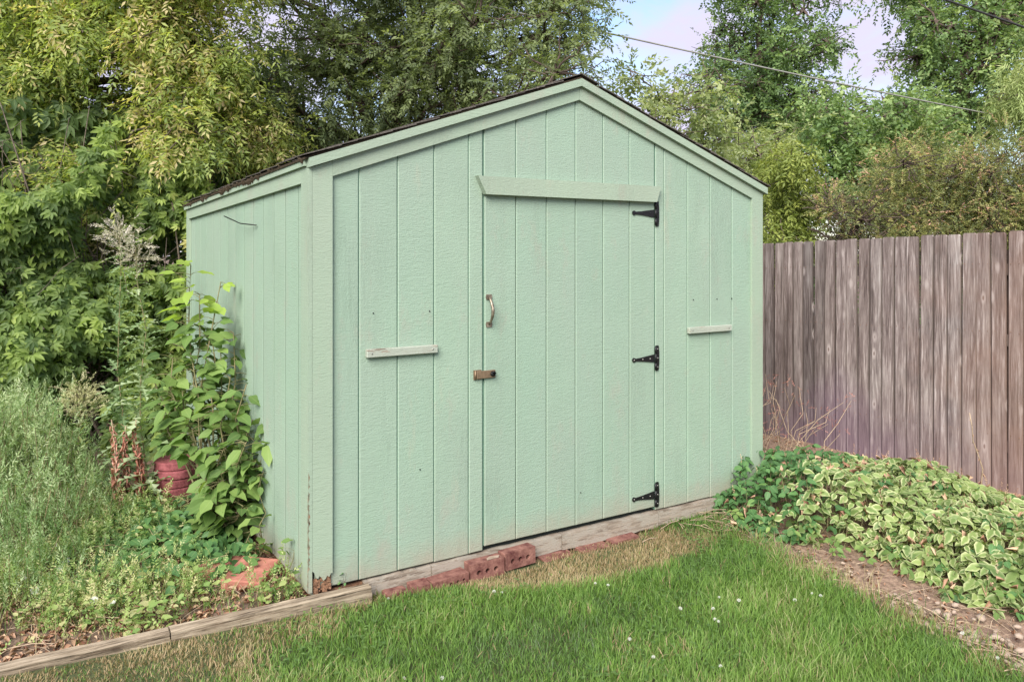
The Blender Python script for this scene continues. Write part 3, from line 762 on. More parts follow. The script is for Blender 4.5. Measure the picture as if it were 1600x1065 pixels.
# thin wire hooked on the side wall
m = MB(); m.tube([(-.012, .90, 1.735), (-.05, 1.10, 1.75), (-.09, 1.32, 1.80)], .0035, 5); m.build('wire', M['black'], shed)
# sill under the siding
for a, b, z0, z1, y in ((.262, .62, -.088, -.006, -.014), (.622, 1.44, -.095, -.004, -.018), (1.443, 2.17, -.098, -.004, -.022), (2.172, WD - .02, -.09, -.004, -.02)):
    m = MB(); n = 16; xs = np.linspace(a, b - .002, n); poly = [(x, z0 + rnd.uniform(-.003, .006)) for x in xs] + [(x, z1 - (rnd.uniform(0, .006))) for x in xs[::-1]]
    m.prism(poly, y, .03); m.build('sill_board', M['peeling'], shed)
m = MB(); m.box((.02, .02, -.14), (WD - .02, .06, -.02)); m.box((.02, .02, -.14), (.06, DP - .02, -.03)); m.box((WD - .06, .02, -.14), (WD - .02, DP - .02, -.03)); m.build('skid', M['rot'], shed)

# ------------------------------------------------------------------ landscape timber
def timber(x0, x1, name, label):
    n = 60; xs = np.linspace(x0, x1, n); m = MB(); v = []; prof = [(-.042, -.145), (-.045, -.035), (-.047, -.024), (-.036, -.030), (-.041, -.010), (-.026, -.004), (-.019, -.005), (-.015, -.024), (-.010, -.006), (.004, -.001), (.010, -.002), (.013, -.016), (.017, -.001), (.03, -.004), (.034, -.013), (.038, -.008), (.044, -.018), (.046, -.145)]
    k = len(prof)
    for i, x in enumerate(xs):
        yc = float(tim_y(x))
        for j, (py, pz) in enumerate(prof):
            e = vnoise(np.array([x * 5 + j * 3.3]), np.array([j * 1.7]))[0] - .5; e2 = vnoise(np.array([x * 30 + j]), np.array([j * 2.1]))[0] - .5
            cr_ = (.016 * min(1, 2.2 * max(0, .62 - vnoise(np.array([x * 1.9]), np.array([j * 5.]))[0])) if j in (7, 11, 3) else 0)
            v.append((x, yc + py * .8 + .006 + .004 * e + .002 * e2, pz + .006 * e + .003 * e2 + cr_ - (.0)))
    f = [(i * k + j, (i + 1) * k + j, (i + 1) * k + j + 1, i * k + j + 1) for i in range(n - 1) for j in range(k - 1)]
    f += [tuple(range(k)), tuple(range((n - 1) * k, n * k))[::-1]]
    m.add(v, f); o = m.build(name, M['timber']); return tag(o, label, 'timber')
timber(-.62, .26, 'landscape_timber', 'grey weathered split timber butting the rotted left corner of the shed')
timber(-3.6, -.626, 'landscape_timber', 'longer cracked timber running out at the lower left, between weeds and dead grass')

# ------------------------------------------------------------------ bricks
def holed_brick(L_, H_, D_, holes, name='brick'):
    """brick stood on edge; core holes are real recesses in its front"""
    pts = [(0, 0), (L_, 0), (L_, H_), (0, H_)]; edges = [(0, 1), (1, 2), (2, 3), (3, 0)]; n = 10; rings = []
    for (cx, cz, r) in holes:
        s = len(pts); rings.append(list(range(s, s + n)))
        for k in range(n): pts.append((cx + r * math.cos(2 * math.pi * k / n), cz + r * math.sin(2 * math.pi * k / n))); edges.append((s + k, s + (k + 1) % n))
    vo, eo, fo, *_ = geometry.delaunay_2d_cdt([Vector(p) for p in pts], edges, [], 0, 1e-6)
    faces = []
    for f_ in fo:
        c = sum((vo[i] for i in f_), Vector((0, 0))) / len(f_)
        if all((c - Vector((h[0], h[1]))).length > h[2] * .93 for h in holes): faces.append(tuple(f_))
    m = MB(); m.add([(p.x, 0, p.y) for p in vo], faces)
    m.add([(0, 0, 0), (L_, 0, 0), (L_, 0, H_), (0, 0, H_), (0, D_, 0), (L_, D_, 0), (L_, D_, H_), (0, D_, H_)], [(4, 5, 1, 0), (3, 2, 6, 7), (0, 3, 7, 4), (1, 5, 6, 2), (5, 4, 7, 6)])
    for (cx, cz, r) in holes:
        a = [(cx + r * math.cos(2 * math.pi * k / n), 0, cz + r * math.sin(2 * math.pi * k / n)) for k in range(n)]
        m.add(a + [(p[0], .045, p[2]) for p in a], [(k, (k + 1) % n, n + (k + 1) % n, n + k) for k in range(n)] + [tuple(range(n, 2 * n))])
    return m
def lay_brick(L_, H_, D_, holes, loc, rot_, label, mat='brick'):
    o = holed_brick(L_, H_, D_, holes).build('brick', M[mat]); o.location = loc; o.rotation_euler = rot_
    bv = o.modifiers.new('b', 'BEVEL'); bv.width = .003; bv.segments = 1; bv.limit_method = 'ANGLE'; bv.angle_limit = R(60)
    return tag(o, label, 'brick', 'red bricks along the shed sill')
h3 = [(.05, .042, .0135), (.1, .042, .0135), (.15, .042, .0135)]
lay_brick(.2, .09, .07, h3, (1.012, -.098, -.094), (0, R(-.6), R(3)), 'highest cored red brick, at the right end of the brick row below the door')
lay_brick(.2, .09, .075, h3, (.80, -.104, -.106), (0, R(-1.2), R(-2)), 'second cored red brick from the right end of the row, chipped white on top')
lay_brick(.205, .062, .085, [(.06, .03, .008), (.1, .03, .008), (.14, .03, .008), (.175, .03, .008)], (.585, -.112, -.116), (0, R(-3), R(1)), 'red brick lying flat in the row, with small core holes low in the grass')
lay_brick(.10, .06, .08, [], (.475, -.10, -.118), (R(4), R(-2), R(-3)), 'broken red brick piece with mortar crumbs, between flat brick and left end of row')
lay_brick(.115, .055, .08, [], (.345, -.10, -.119), (0, R(2), R(2)), 'leftmost half brick of the row, beside the end of the grey timber')
lay_brick(.2, .057, .09, [], (1.28, -.080, -.160), (R(8), 0, R(2)), 'dull red brick sunk in dead grass just right of the highest cored brick')
lay_brick(.2, .057, .09, [], (1.53, -.085, -.156), (R(5), R(1), R(-2)), 'sunken red brick in the dead grass, middle of three under the bare sill')
lay_brick(.2, .057, .09, [], (1.76, -.085, -.152), (R(4), R(-1), R(2)), 'sunken red brick farthest right, half buried in dead grass under the sill')
# chipped mortar on the top of the second brick
m = MB(); m.prism([(.90, -.101), (.97, -.099), (.985, -.08), (.93, -.07), (.905, -.085)], -.0105, -.0065, 'z'); o = m.build('mortar_scab', M['stone']); o.rotation_euler = (0, 0, 0)
tag(o, 'white patch of old mortar on top of the second cored brick', 'mortar')
# two red pavers in the weeds by the corner
def paver(loc, sx, sy, h, rot_, label):
    m = MB(); m.box((-sx / 2, -sy / 2, 0), (sx / 2, sy / 2, h), .006); o = m.build('paver', M['paver']); o.location = loc; o.rotation_euler = rot_; return tag(o, label, 'paver', 'red pavers in the weeds')
paver((-.165, .43, -.055), .26, .20, .055, (R(3), R(-4), R(52)), 'salmon red paver nearest the shed corner, clear of the leaves')
paver((-.30, .64, -.06), .24, .20, .05, (R(-3), R(3), R(40)), 'salmon red paver farther left, half hidden under dry leaves and weeds')
# stack of five round pavers
names = ['topmost and palest', 'second from the top', 'middle one', 'second from the bottom', 'bottom one']
px, py = -.262, 1.93
for k in range(5):
    z0 = -.04 + (4 - k) * .056; rr = .128 + rnd.uniform(-.003, .003); m = MB()
    m.lathe([(rr * .96, 0), (rr, .006), (rr, .044), (rr * .975, .052), (rr * .9, .0545)], 32)
    o = m.build('round_paver', M['round_paver']); o.location = (px + rnd.uniform(-.004, .004), py + rnd.uniform(-.004, .004), z0); o.rotation_euler = (0, 0, rnd.uniform(0, 6))
    tag(o, 'round red stepping stone, %s of the stack by the sapling' % names[k], 'stepping stone', 'stack of round red stepping stones')
m = MB(); m.lathe([(.05, 0), (.08, .02), (.085, .07), (.06, .11), (.03, .12)], 18); o = m.build('round_paver', M['round_paver']); o.location = (-.58, 2.1, -.02); o.rotation_euler = (R(14), 0, 0)
o.name = 'red_pot'; tag(o, 'small rounded red pot half hidden behind the rusty dock stalks', 'pot')
for i, (x, y, s, h) in enumerate(((-.12, 1.45, .07, .05), (.0, 1.52, .06, .05))):
    m = MB(); m.box((-s, -s * .6, 0), (s, s * .6, h), .006); o = m.build('brick', M['brick']); o.location = (x - .06, y, -.05); o.rotation_euler = (0, 0, R(20 + 30 * i))
    tag(o, ['red brick fragment among dark leaves, just right of the round stone stack', 'red brick fragment nearer the side wall, under the sapling leaves'][i], 'brick')

# ------------------------------------------------------------------ fence
fence = tag(empty('board_fence', (4.75, 0, 0)), 'weathered grey brown dog eared picket fence behind the variegated plants', 'fence')
PW = .1005; PT = .016
def picket_mesh(h):
    m = MB(); c = .013; a = PW / 2; e = .004
    prof = [(-a, 0), (a, 0), (a, h - c), (a - c, h), (-a + c, h), (-a, h - c)]
    # front chamfered slightly
    ins = [(p[0] * (1 - e / a), p[1]) for p in prof]
    n = 6; v = [(-PT, p[0], p[1]) for p in ins] + [(-PT + e, p[0], p[1]) for p in prof] + [(0, p[0], p[1]) for p in prof]
    f = [tuple(range(n))[::-1]] + [(k * n + i, k * n + (i + 1) % n, (k + 1) * n + (i + 1) % n, (k + 1) * n + i) for k in (0, 1) for i in range(n)] + [tuple(range(2 * n, 3 * n))]
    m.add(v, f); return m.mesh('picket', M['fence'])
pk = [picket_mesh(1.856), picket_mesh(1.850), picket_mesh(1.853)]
y = -3.4; i = 0
while y < 7.5:
    o = bpy.data.objects.new('picket', pk[i % 3]); COL.objects.link(o); o.parent = fence
    ztop = 1.727 - .03 * (y + .75); o.location = (rnd.uniform(-.004, .003), y, ztop - 1.853); o.rotation_euler = (R(rnd.uniform(-.25, .25)), 0, R(rnd.uniform(-1.2, 1.2)))
    o.scale = (1, rnd.uniform(.98, 1.0), 1)
    y += .1055; i += 1
m = MB(); yy = -3.4
while yy < 5:
    for zr in (.29, 1.02, 1.5):
        for dy in (-.028, .028):
            zz = zr - .03 * (yy + .75) + rnd.uniform(-.006, .006); m.tube([(-PT - .004, yy + dy, zz), (-PT - .0015, yy + dy, zz)], .0028, 5)
    yy += .1055
m.build('nails', M['rot'], fence)['kind'] = 'stuff'
for z in (.25, 1.0, 1.5):
    m = MB(); m.prism([(-3.45, z + .08), (7.5, z - .24), (7.5, z - .32), (-3.45, z)], .001, .04, 'x'); m.build('rail', M['fence'], fence)
for y in (-3.2, -.8, 1.6, 4.0, 6.4):
    m = MB(); m.box((.041, y - .045, -.3), (.13, y + .045, 1.6)); m.build('post', M['fence'], fence)

#==FOLIAGE==
FT = SPRAY
# ------------------------------------------------------------------ lawn grass
def blades(P, H, Wd, val, dead, lean=.5, dirs=None):
    n = len(P); a = rng.uniform(0, 2 * np.pi, n) if dirs is None else dirs
    ld = np.stack([np.cos(a), np.sin(a), np.zeros(n)], 1); b = a + rng.normal(np.pi / 2, .6, n); sd_ = np.stack([np.cos(b), np.sin(b), np.zeros(n)], 1)
    le = rng.uniform(.1, 1, n) * lean
    out = []
    for t_, w_ in ((0, 1), (.38, .95), (.74, .65), (1, 0)):
        c = P + ld * (H * le * t_ ** 1.8)[:, None]; c = c + np.array([0, 0, 1.]) * (H * (t_ - .22 * le * t_ ** 3))[:, None]
        if w_: out += [c - sd_ * (Wd * w_ / 2)[:, None], c + sd_ * (Wd * w_ / 2)[:, None]]
        else: out.append(c)
    V = np.stack(out, 1).reshape(-1, 3); t0 = np.array([0, 1, 3, 2, 2, 3, 5, 4, 4, 5, 6])
    lo = (t0[None] + (np.arange(n) * 7)[:, None]).ravel(); tot = np.tile([4, 4, 3], n)
    return V, lo, tot, np.repeat(val, 7), np.repeat(dead, 7)
def lawn_points(n, x0, x1, y0, y1):
    P = np.stack([rng.uniform(x0, x1, n), rng.uniform(y0, y1, n)], 1)
    ok = (P[:, 0] < bed_edge(P[:, 1]) + rng.normal(.0, .09, n)) & (P[:, 1] < np.where(P[:, 0] < .27, tim_y(P[:, 0]) - .05, -.03 - .09 * ((P[:, 0] > .33) & (P[:, 0] < 1.22))))
    return P[ok]
P1 = lawn_points(190000, -1.9, 2.9, -2.9, -.02)
P2 = lawn_points(30000, -5, 2.4, -6.5, -2.9)
P2 = np.concatenate([P2, lawn_points(9000, -5, -1.9, -2.9, 0)])
def grass_attr(P):
    x, y = P[:, 0], P[:, 1]
    n1 = vnoise(x, y, 1.7); n2 = vnoise(x, y, 5.5); n3 = vnoise(x, y, 13)
    # strength of the dead straw: along the timber at the left, the pan below the sill, and the bed margin
    td = tim_y(x) - y
    d1 = 1.5 * np.clip(1.35 - td / (.28 + .5 * np.clip(-x, 0, 1.3)), 0, 1) * np.clip(.42 - .9 * x, 0, 1)
    d2 = np.clip(1.45 - np.sqrt(((x - 1.5) / .70) ** 2 + ((y + .18 + (x - 1.5) * .10) / .25) ** 2), 0, 1) * 2.1
    d3 = np.clip(1 - (-.05 - y) / .13, 0, 1) * (x > .25) * (x < 1.0) * .7
    d4 = np.clip(1 - (bed_edge(y) - x) / .16, 0, 1) * .75
    d = np.clip(d1, 0, 1) + d2 + d3 + d4 - .15 + (n2 - .5) * .8
    dead = (rng.random(len(x)) < np.clip(d, .02 + .12 * np.clip(n1 * n2 - .25, 0, 1), .97)).astype(float) * rng.uniform(.6, 1, len(x))
    ds = np.clip(np.maximum.reduce([d1 * .8, d2, d3 * .6]), 0, 1)
    h = (.030 + .024 * n1 + .016 * n2) * (1 - .55 * ds) * rng.uniform(.55, 1.25, len(x)) * (1 + .25 * np.clip(x - .3, 0, 1.5))
    val = np.clip(.2 + .42 * n1 + .3 * n2 + .12 * n3 + rng.normal(0, .17, len(x)) - .1 * (y > -.9), .0, 1)
    return h, val, dead
for P_, wd, nm in ((P1, .0035, 'grass'), (P2, .007, 'grass')):
    h, val, dead = grass_attr(P_); n = len(P_)
    clump = vnoise(P_[:, 0], P_[:, 1], 6) * 9 + rng.normal(0, 1.7, n)
    p3 = np.column_stack([P_, lawn_z(P_[:, 0], P_[:, 1]) - .003])
    o = raw_mesh(nm, M['grass'], *blades(p3, h * (1 if wd < .005 else 1.2), wd * rng.uniform(.7, 1.25, n), val, dead, .95, clump), kind='stuff')
    tag(o, 'thick green lawn grass in front of the shed, straw coloured by the sill' if wd < .005 else 'lawn grass nearer the viewer, beyond the lower edge of the photograph', 'grass')
F = Fol(); Pc = lawn_points(5200, -1.8, 2.6, -2.7, -.1); cm = vnoise(Pc[:, 0], Pc[:, 1], 2.1) > .58; Pc = Pc[cm]; n = len(Pc)
ag = rng.uniform(0, 6.28, n); pc3 = np.column_stack([Pc, lawn_z(Pc[:, 0], Pc[:, 1]) + rng.uniform(.018, .045, n)])
for k in range(3):
    a = ag + k * 2.094; F.put(ovate_lite(.95, .1, .05), pc3, np.column_stack([np.cos(a), np.sin(a), np.full(n, .1)]), unit(n) * .15 + np.array([0, 0, 1]), rng.uniform(.009, .015, n), rng.uniform(.1, .6, n))
tag(F.build('clover_leaves', M['leaf_weed'], kind='stuff'), 'three part clover leaves mixed into the lawn grass', 'clover')
# white clover heads and a few broad weeds in the lawn
m = MB()
for k in range(14):
    a = 2 * math.pi * k / 14
for r_, z_, n_ in ((.004, .0, 6), (.0075, .004, 8), (.006, .009, 7), (.002, .012, 4)):
    for k in range(n_):
        a = 2 * math.pi * k / n_ + z_ * 99; x, y_ = r_ * math.cos(a), r_ * math.sin(a)
        m.add([(x * .6, y_ * .6, z_), (x * 1.25 - y_ * .35, y_ * 1.25 + x * .35, z_ + .003), (x * 1.35, y_ * 1.35, z_ + .006), (x * 1.25 + y_ * .35, y_ * 1.25 - x * .35, z_ + .003)], [(0, 1, 2, 3)])
clov = m.mesh('clover_flower', M['flower'])
for (px_, py_) in ((930, 912), (1124, 934), (784, 926), (607, 936), (1155, 940), (1122, 972), (1118, 968), (1242, 939), (1269, 928), (1062, 952), (1115, 952), (1282, 932), (691, 1062), (630, 1061), (1126, 1042), (1505, 991), (1021, 1028), (983, 1000), (1560, 1030), (772, 925), (950, 915)):
    p = ground_at(px_, py_, -.055); o = bpy.data.objects.new('clover_flower', clov); COL.objects.link(o); o.location = p; o.rotation_euler = (rnd.uniform(-.5, .5), rnd.uniform(-.5, .5), rnd.uniform(0, 6)); s = rnd.uniform(.6, .95); o.scale = (s, s, s)
    tag(o, 'small white clover flower head standing in the green lawn', 'flower', 'white clover flowers in the lawn')

# ------------------------------------------------------------------ left bed
def region(n, x0, x1, y0, y1, f=None):
    P = np.stack([rng.uniform(x0, x1, n), rng.uniform(y0, y1, n)], 1)
    P = P[(P[:, 1] > tim_y(P[:, 0]) + .07)]
    if f is not None: P = P[f(P[:, 0], P[:, 1])]
    return P
def sprays_on(F, kind, P3, size, up=.8, spread=.7, val=(.1, .9)):
    tms = SPRAY[kind]; n = len(P3); ii = rng.integers(0, len(tms), n); D = unit(n) * spread + np.array([0, 0, up]); Nn = unit(n) + np.array([0, -.3, .3]); vv = rng.uniform(val[0], val[1], n)
    for k in range(len(tms)):
        g = ii == k; F.put(tms[k], P3[g], D[g], Nn[g], (np.broadcast_to(size, (n,)) * rng.uniform(.6, 1.3, n))[g], vv[g])
def bare_mask(x, y):      # thinner over the litter patch, the pavers and the dark ground creeper
    m_ = 1 - .98 * np.exp(-(((x + .60) / .36) ** 2 + ((y - .80) / .34) ** 2))
    m_ = m_ * (1 - 1.0 * np.exp(-(((x + .17) / .27) ** 2 + ((y - .36) / .30) ** 2) ** 2))
    m_ = m_ * (1 - .97 * np.exp(-(((x + .2) / .36) ** 2 + ((y - 1.35) / .52) ** 2)))
    m_ = m_ * (.35 + .65 * np.clip(vnoise(x, y, 3.7) * 3 - 1, 0, 1))
    m_ = m_ * (1 - .6 * np.exp(-(((x + 1.2) / .35) ** 2 + ((y - .2) / .14) ** 2)))
    return np.clip(m_, 0, 1)
# silver green feathery weeds: tall behind, lower towards the timber
F = Fol(); SB = MB()
P = region(1500, -3.8, -.38, .35, 3.1)
hh = np.clip((P[:, 1] - .2) * .42, .04, .54) * np.clip((-.50 - P[:, 0]) * 1.9, .05, 1) * (.55 + .8 * vnoise(P[:, 0], P[:, 1], 2.2))
keep = (rng.random(len(P)) < .35 + hh) & (hh > .05); P, hh = P[keep], hh[keep]
for p, h in zip(P, hh):
    k = int(3 + h * 22); t_ = rng.uniform(.1, 1, k); ln = rng.normal(0, .16, 2)
    q = np.column_stack([p[0] + ln[0] * h * t_ * 1.2 + rng.normal(0, .035, k), p[1] + ln[1] * h * t_ * 1.2 + rng.normal(0, .035, k), bz(p[0], p[1]) + h * t_])
    sprays_on(F, 'feather', q, .10 + .05 * h, 1.0, .6, (.1 + .3 * h, .8 + .4 * h))
    if h > .15: SB.tube([(p[0], p[1], -.05), (p[0] + ln[0] * h * .6, p[1] + ln[1] * h * .6, h * .5 - .05), (p[0] + ln[0] * h * 1.2, p[1] + ln[1] * h * 1.2, h - .05)], .0025, 3, False)
o = F.build('weeds', M['leaf_silver'], kind='stuff'); tag(o, 'tall feathery silver green weeds filling the bed at the left', 'weeds')
tag(SB.build('weed_stems', M['stem'], o), kind='stuff')
# low weeds and grasses near the timber
F = Fol(); P = region(8000, -2.8, -.02, -.05, 2.4); dn = vnoise(P[:, 0], P[:, 1], 3.1); P = P[rng.random(len(P)) < np.clip(dn * 1.7 - .35, .03, 1)]; mk = bare_mask(P[:, 0], P[:, 1]); P = P[rng.random(len(P)) < mk]; dn2 = vnoise(P[:, 0], P[:, 1], 4.3) * 1.5
q = np.column_stack([P, bz(P[:, 0], P[:, 1]) + rng.uniform(0, .09, len(P)) * dn2]); sprays_on(F, 'round', q, .07, .6, .9); 
P = region(6000, -2.8, -.05, -.05, 2.2); P = P[(vnoise(P[:, 0], P[:, 1], 2.4) > .4) & (rng.random(len(P)) < bare_mask(P[:, 0], P[:, 1]))]; q = np.column_stack([P, bz(P[:, 0], P[:, 1]) + rng.uniform(.0, .13, len(P))]); sprays_on(F, 'tiny', q, .10, 1., .6, (.3, 1))
o = F.build('weeds', M['leaf_weed'], kind='stuff'); tag(o, 'low green weeds scattered over the soil behind the timber', 'weeds')
P = region(16000, -2.8, -.03, -.05, 1.6); P = P[rng.random(len(P)) < np.clip(vnoise(P[:, 0], P[:, 1], 2.7) * 1.5 - .3, .08, .8) * np.clip(bare_mask(P[:, 0], P[:, 1]) + .1, 0, 1)]; n = len(P)
q = np.column_stack([P, bz(P[:, 0], P[:, 1])]); dd = (rng.random(n) < .45).astype(float) * rng.uniform(.5, 1, n)
o = raw_mesh('grass_tufts', M['grass'], *blades(q, rng.uniform(.04, .15, n), rng.uniform(.002, .004, n), rng.uniform(.2, 1, n), dd, 1.0), kind='stuff'); tag(o, 'thin green and straw grass tufts among the weeds', 'grass')
# dry leaves and sticks on the beds
F = Fol()
P = region(9000, -2.4, .0, -.05, 2.2); q = np.column_stack([P, bz(P[:, 0], P[:, 1]) + .004 + rng.uniform(0, .012, len(P))]); n = len(q)
F.put(ovate_lite(.5, .5, .4), q, np.column_stack([rng.normal(size=(n, 2)), rng.normal(0, .25, n)]), unit(n) * .5 + np.array([0, 0, 1]), rng.uniform(.015, .045, n), rng.uniform(0, 1, n))
n = 5200; x = rng.uniform(2.2, 4.7, n); y_ = rng.uniform(-4, 1.2, n); ok = x > bed_edge(y_) - .02; x, y_ = x[ok], y_[ok]; n = len(x)
q = np.column_stack([x, y_, rz(x, y_) + .004 + rng.uniform(0, .012, n)])
F.put(ovate_lite(.5, .5, .4), q, np.column_stack([rng.normal(size=(n, 2)), rng.normal(0, .25, n)]), unit(n) * .5 + np.array([0, 0, 1]), rng.uniform(.012, .035, n), rng.uniform(0, 1, n))
o = F.build('leaf_litter', M['leaf_dry'], kind='stuff'); tag(o, 'dry brown leaves and crumbs lying on both planting beds', 'litter')
m = MB()
for i in range(420):
    if i < 170:
        x, y_ = rnd.uniform(-2.2, -.05), rnd.uniform(0.05, 1.5); z = float(bz(x, y_)) + .01
    elif i < 330:
        y_ = rnd.uniform(-2.2, .0); x = float(bed_edge(y_)) + abs(rnd.gauss(0, .2)) + .02; z = GZ + .02
    else:
        x, y_ = rnd.gauss(2.75, .25), rnd.gauss(-.12, .1); z = GZ + rnd.uniform(.02, .07)
        if y_ > -.03: y_ = -.04
    a = rnd.uniform(0, 6.3); l = rnd.uniform(.05, .22); d = np.array([math.cos(a), math.sin(a), rnd.uniform(-.1, .25)]) * l
    p0 = np.array([x, y_, z]); 
    if y_ + d[1] > -.03 and x > -.02: d[1] = -abs(d[1])
    m.tube([p0, p0 + d * .5 + np.array([0, 0, .01]), p0 + d], rnd.uniform(.0012, .003), 3, False)
o = m.build('dry_sticks', M['straw_stem']); tag(o, 'dry tan twigs and stalks strewn along the edges of both beds', 'twigs', kind='stuff')

# sapling with large leaves against the side wall
def leafy_plant(name, label, cat, base, stems, mats, size, per, up=.15, group=None, limit=290, stem_mat='stem', stem_r=.006, top_mat=None, tms=None):
    root = tag(empty(name, tuple(base)), label, cat, group); base = np.asarray(base, float)
    sb = MB(); P = []; D = []; S = []; NN = []
    for (tip, cnt) in stems:
        tip = np.asarray(tip, float) - base; pts = np.array(wiggle((0, 0, 0), tip, 6, .06, .0)); sb.tube(pts, list(np.linspace(stem_r, stem_r * .35, 6)), 5, False)
        for k in range(cnt):
            t_ = rng.uniform(.03, 1.0) ** .6 if tip[2] < 1.0 else rng.uniform(.5, 1.02); q = np.array([np.interp(t_, np.linspace(0, 1, 6), pts[:, a]) for a in range(3)])
            a = rng.uniform(0, 6.28); dr = np.array([math.cos(a), math.sin(a), rng.normal(.15, .25)]); pet = q + dr * rng.uniform(.03, .16) * size * 6
            sb.tube([q, (q + pet) / 2 + np.array([0, 0, .006]), pet], [stem_r * .3, stem_r * .22, stem_r * .15], 3, False)
            if name == 'sapling':
                w_ = pet + base; cz = (w_ - CAM) @ CF; sx = 800 + FOC * ((w_ - CAM) @ CR) / cz
                if w_[2] < .42 and sx < 322: continue
            P.append(pet); dd = dr * np.array([1, 1, .6]) + np.array([0, 0, -up]) + rng.normal(0, .2, 3); D.append(dd); S.append(size * rng.uniform(.6, 1.25)); NN.append(np.array([rng.normal(0, .4) - .15, rng.normal(0, .4) - .25, 1]))
    sb.build('stem', M[stem_mat], root)
    P, D, S, NN = map(np.array, (P, D, S, NN)); Pw = P + base
    hi = Pw[:, 2] > (top_mat[1] if top_mat else 1e9)
    for g, mt, lim in ((~hi, M[mats], limit), (hi, M[top_mat[0]] if top_mat else None, 80)):
        if g.any():
            mes = [tmpl_mesh(tm, 'leaf', mt) for tm in (tms or OV)]; idx = np.where(g)[0]
            vis = S[idx] / np.linalg.norm(Pw[idx] - CAM, axis=1); idx = idx[np.argsort(-vis)]
            X, Y, Z = basis(D, NN)
            for k in idx[:lim]:
                o = bpy.data.objects.new('leaf', mes[k % len(mes)]); COL.objects.link(o); o.parent = root
                o.matrix_basis = Matrix.Translation(Vector(P[k])) @ Matrix(np.column_stack([X[k], Y[k], Z[k]]).tolist()).to_4x4() @ Matrix.Scale(float(S[k]), 4)
            if len(idx) > lim:
                F = Fol(); r_ = idx[lim:]; F.put((tms or OV)[0], P[r_], D[r_], NN[r_], S[r_], rng.uniform(.2, .8, len(r_))); F.build('foliage', mt, root, 'stuff')
    return root
OV = [ovate(.62, .18, .22), ovate(.55, .3, .35, wav=.03), ovate(.68, .1, .1, wav=.05), ovate(.58, .25, .05, wav=.02)]
base = np.array([-.17, 1.12, -.05])
st = [(at(298, 415, 4.85), 44), (at(312, 460, 4.75), 40), (at(345, 440, 4.8), 24), (at(365, 520, 4.75), 26), (at(270, 560, 4.7), 30), (at(360, 590, 4.6), 26), (at(238, 590, 4.7), 18), (at(252, 640, 4.75), 20), (at(400, 720, 4.4), 26), (at(425, 650, 4.45), 14), (at(420, 690, 4.4), 14), (at(262, 600, 4.6), 22), (at(285, 690, 4.7), 14), (at(350, 640, 4.45), 30), (at(345, 740, 4.3), 30), (at(300, 560, 4.65), 26), (at(285, 610, 4.6), 26), (at(310, 650, 4.45), 26), (at(385, 690, 4.35), 26), (at(330, 520, 4.7), 20), (at(310, 590, 4.7), 24), (at(385, 600, 4.5), 18), (at(330, 620, 4.5), 30), (at(395, 655, 4.5), 26), (at(300, 670, 4.5), 30), (at(350, 700, 4.4), 34), (at(410, 740, 4.35), 24), (at(330, 760, 4.4), 34), (at(380, 790, 4.3), 28), (at(295, 640, 4.75), 24), (at(345, 550, 4.7), 16)]
leafy_plant('sapling', 'tall broad leaved sapling with lime green top leaves against the left wall of the shed', 'sapling', base, st, 'leaf_sap', .105, 0, .3, top_mat=('leaf_sap_top', 1.18), stem_r=.009)
b2 = np.array([-.075, .62, -.05])
leafy_plant('seedling', 'slender seedling with a few rounded leaves in front of the side wall', 'seedling', b2, [(at(412, 735, 4.1), 5), (at(408, 820, 4.1), 7), (at(395, 850, 4.05), 6)], 'leaf_sap', .07, 0, .2, stem_r=.004)
b3 = np.array([-.05, .24, -.05])
leafy_plant('seedling', 'small seedling with dull leaves right by the shed corner board', 'seedling', b3, [(at(463, 838, 3.95), 5), (at(452, 870, 3.93), 4)], 'leaf_sap', .05, 0, .2, stem_r=.003)
leafy_plant('seedling', 'tiny two leaved sprout growing up in front of the rotted corner', 'seedling', (.145, -.03, -.01), [((.145, -.035, .045), 3), ((.16, -.035, .06), 2)], 'leaf_ground', .03, 0, .2, stem_r=.0018, stem_mat='bark_red')
# ground creeper under the sapling and round the stack
root = tag(empty('ground_creeper', (-.3, 1.3, -.05)), 'dark green creeper carpeting the ground round the stacked red stones', 'creeper')
n = 1500; x = rng.normal(-.32, .28, n); y_ = rng.normal(1.15, .42, n); ok = (x < -.035) & (y_ > .35) & (np.hypot(x - px, y_ - py) > .14) & ~((np.hypot(x + .28, y_ - 1.6) < .13)); x, y_ = x[ok], y_[ok]; n = len(x)
P = np.column_stack([x + .3, y_ - 1.3, bz(x, y_) + .05 + rng.uniform(0, .14, n) * np.clip(1.4 - np.abs(x + .3) * 2, .3, 1)])
leaf_objects(OV, M['leaf_ground'], P, np.column_stack([rng.normal(0, 1, n), rng.normal(-.5, 1, n), rng.normal(-.4, .3, n)]), np.column_stack([rng.normal(0, .35, n), rng.normal(-.3, .35, n), np.ones(n)]), rng.uniform(.045, .08, n), root)
m = MB()
for i in range(30):
    a = np.array([rnd.uniform(-.4, .2), rnd.uniform(-.7, .5), .02]); m.tube(wiggle(a, a + np.array([rnd.uniform(-.3, .3), rnd.uniform(-.3, .3), .08]), 4, .15), .003, 4, False)
m.build('stem', M['stem'], root)

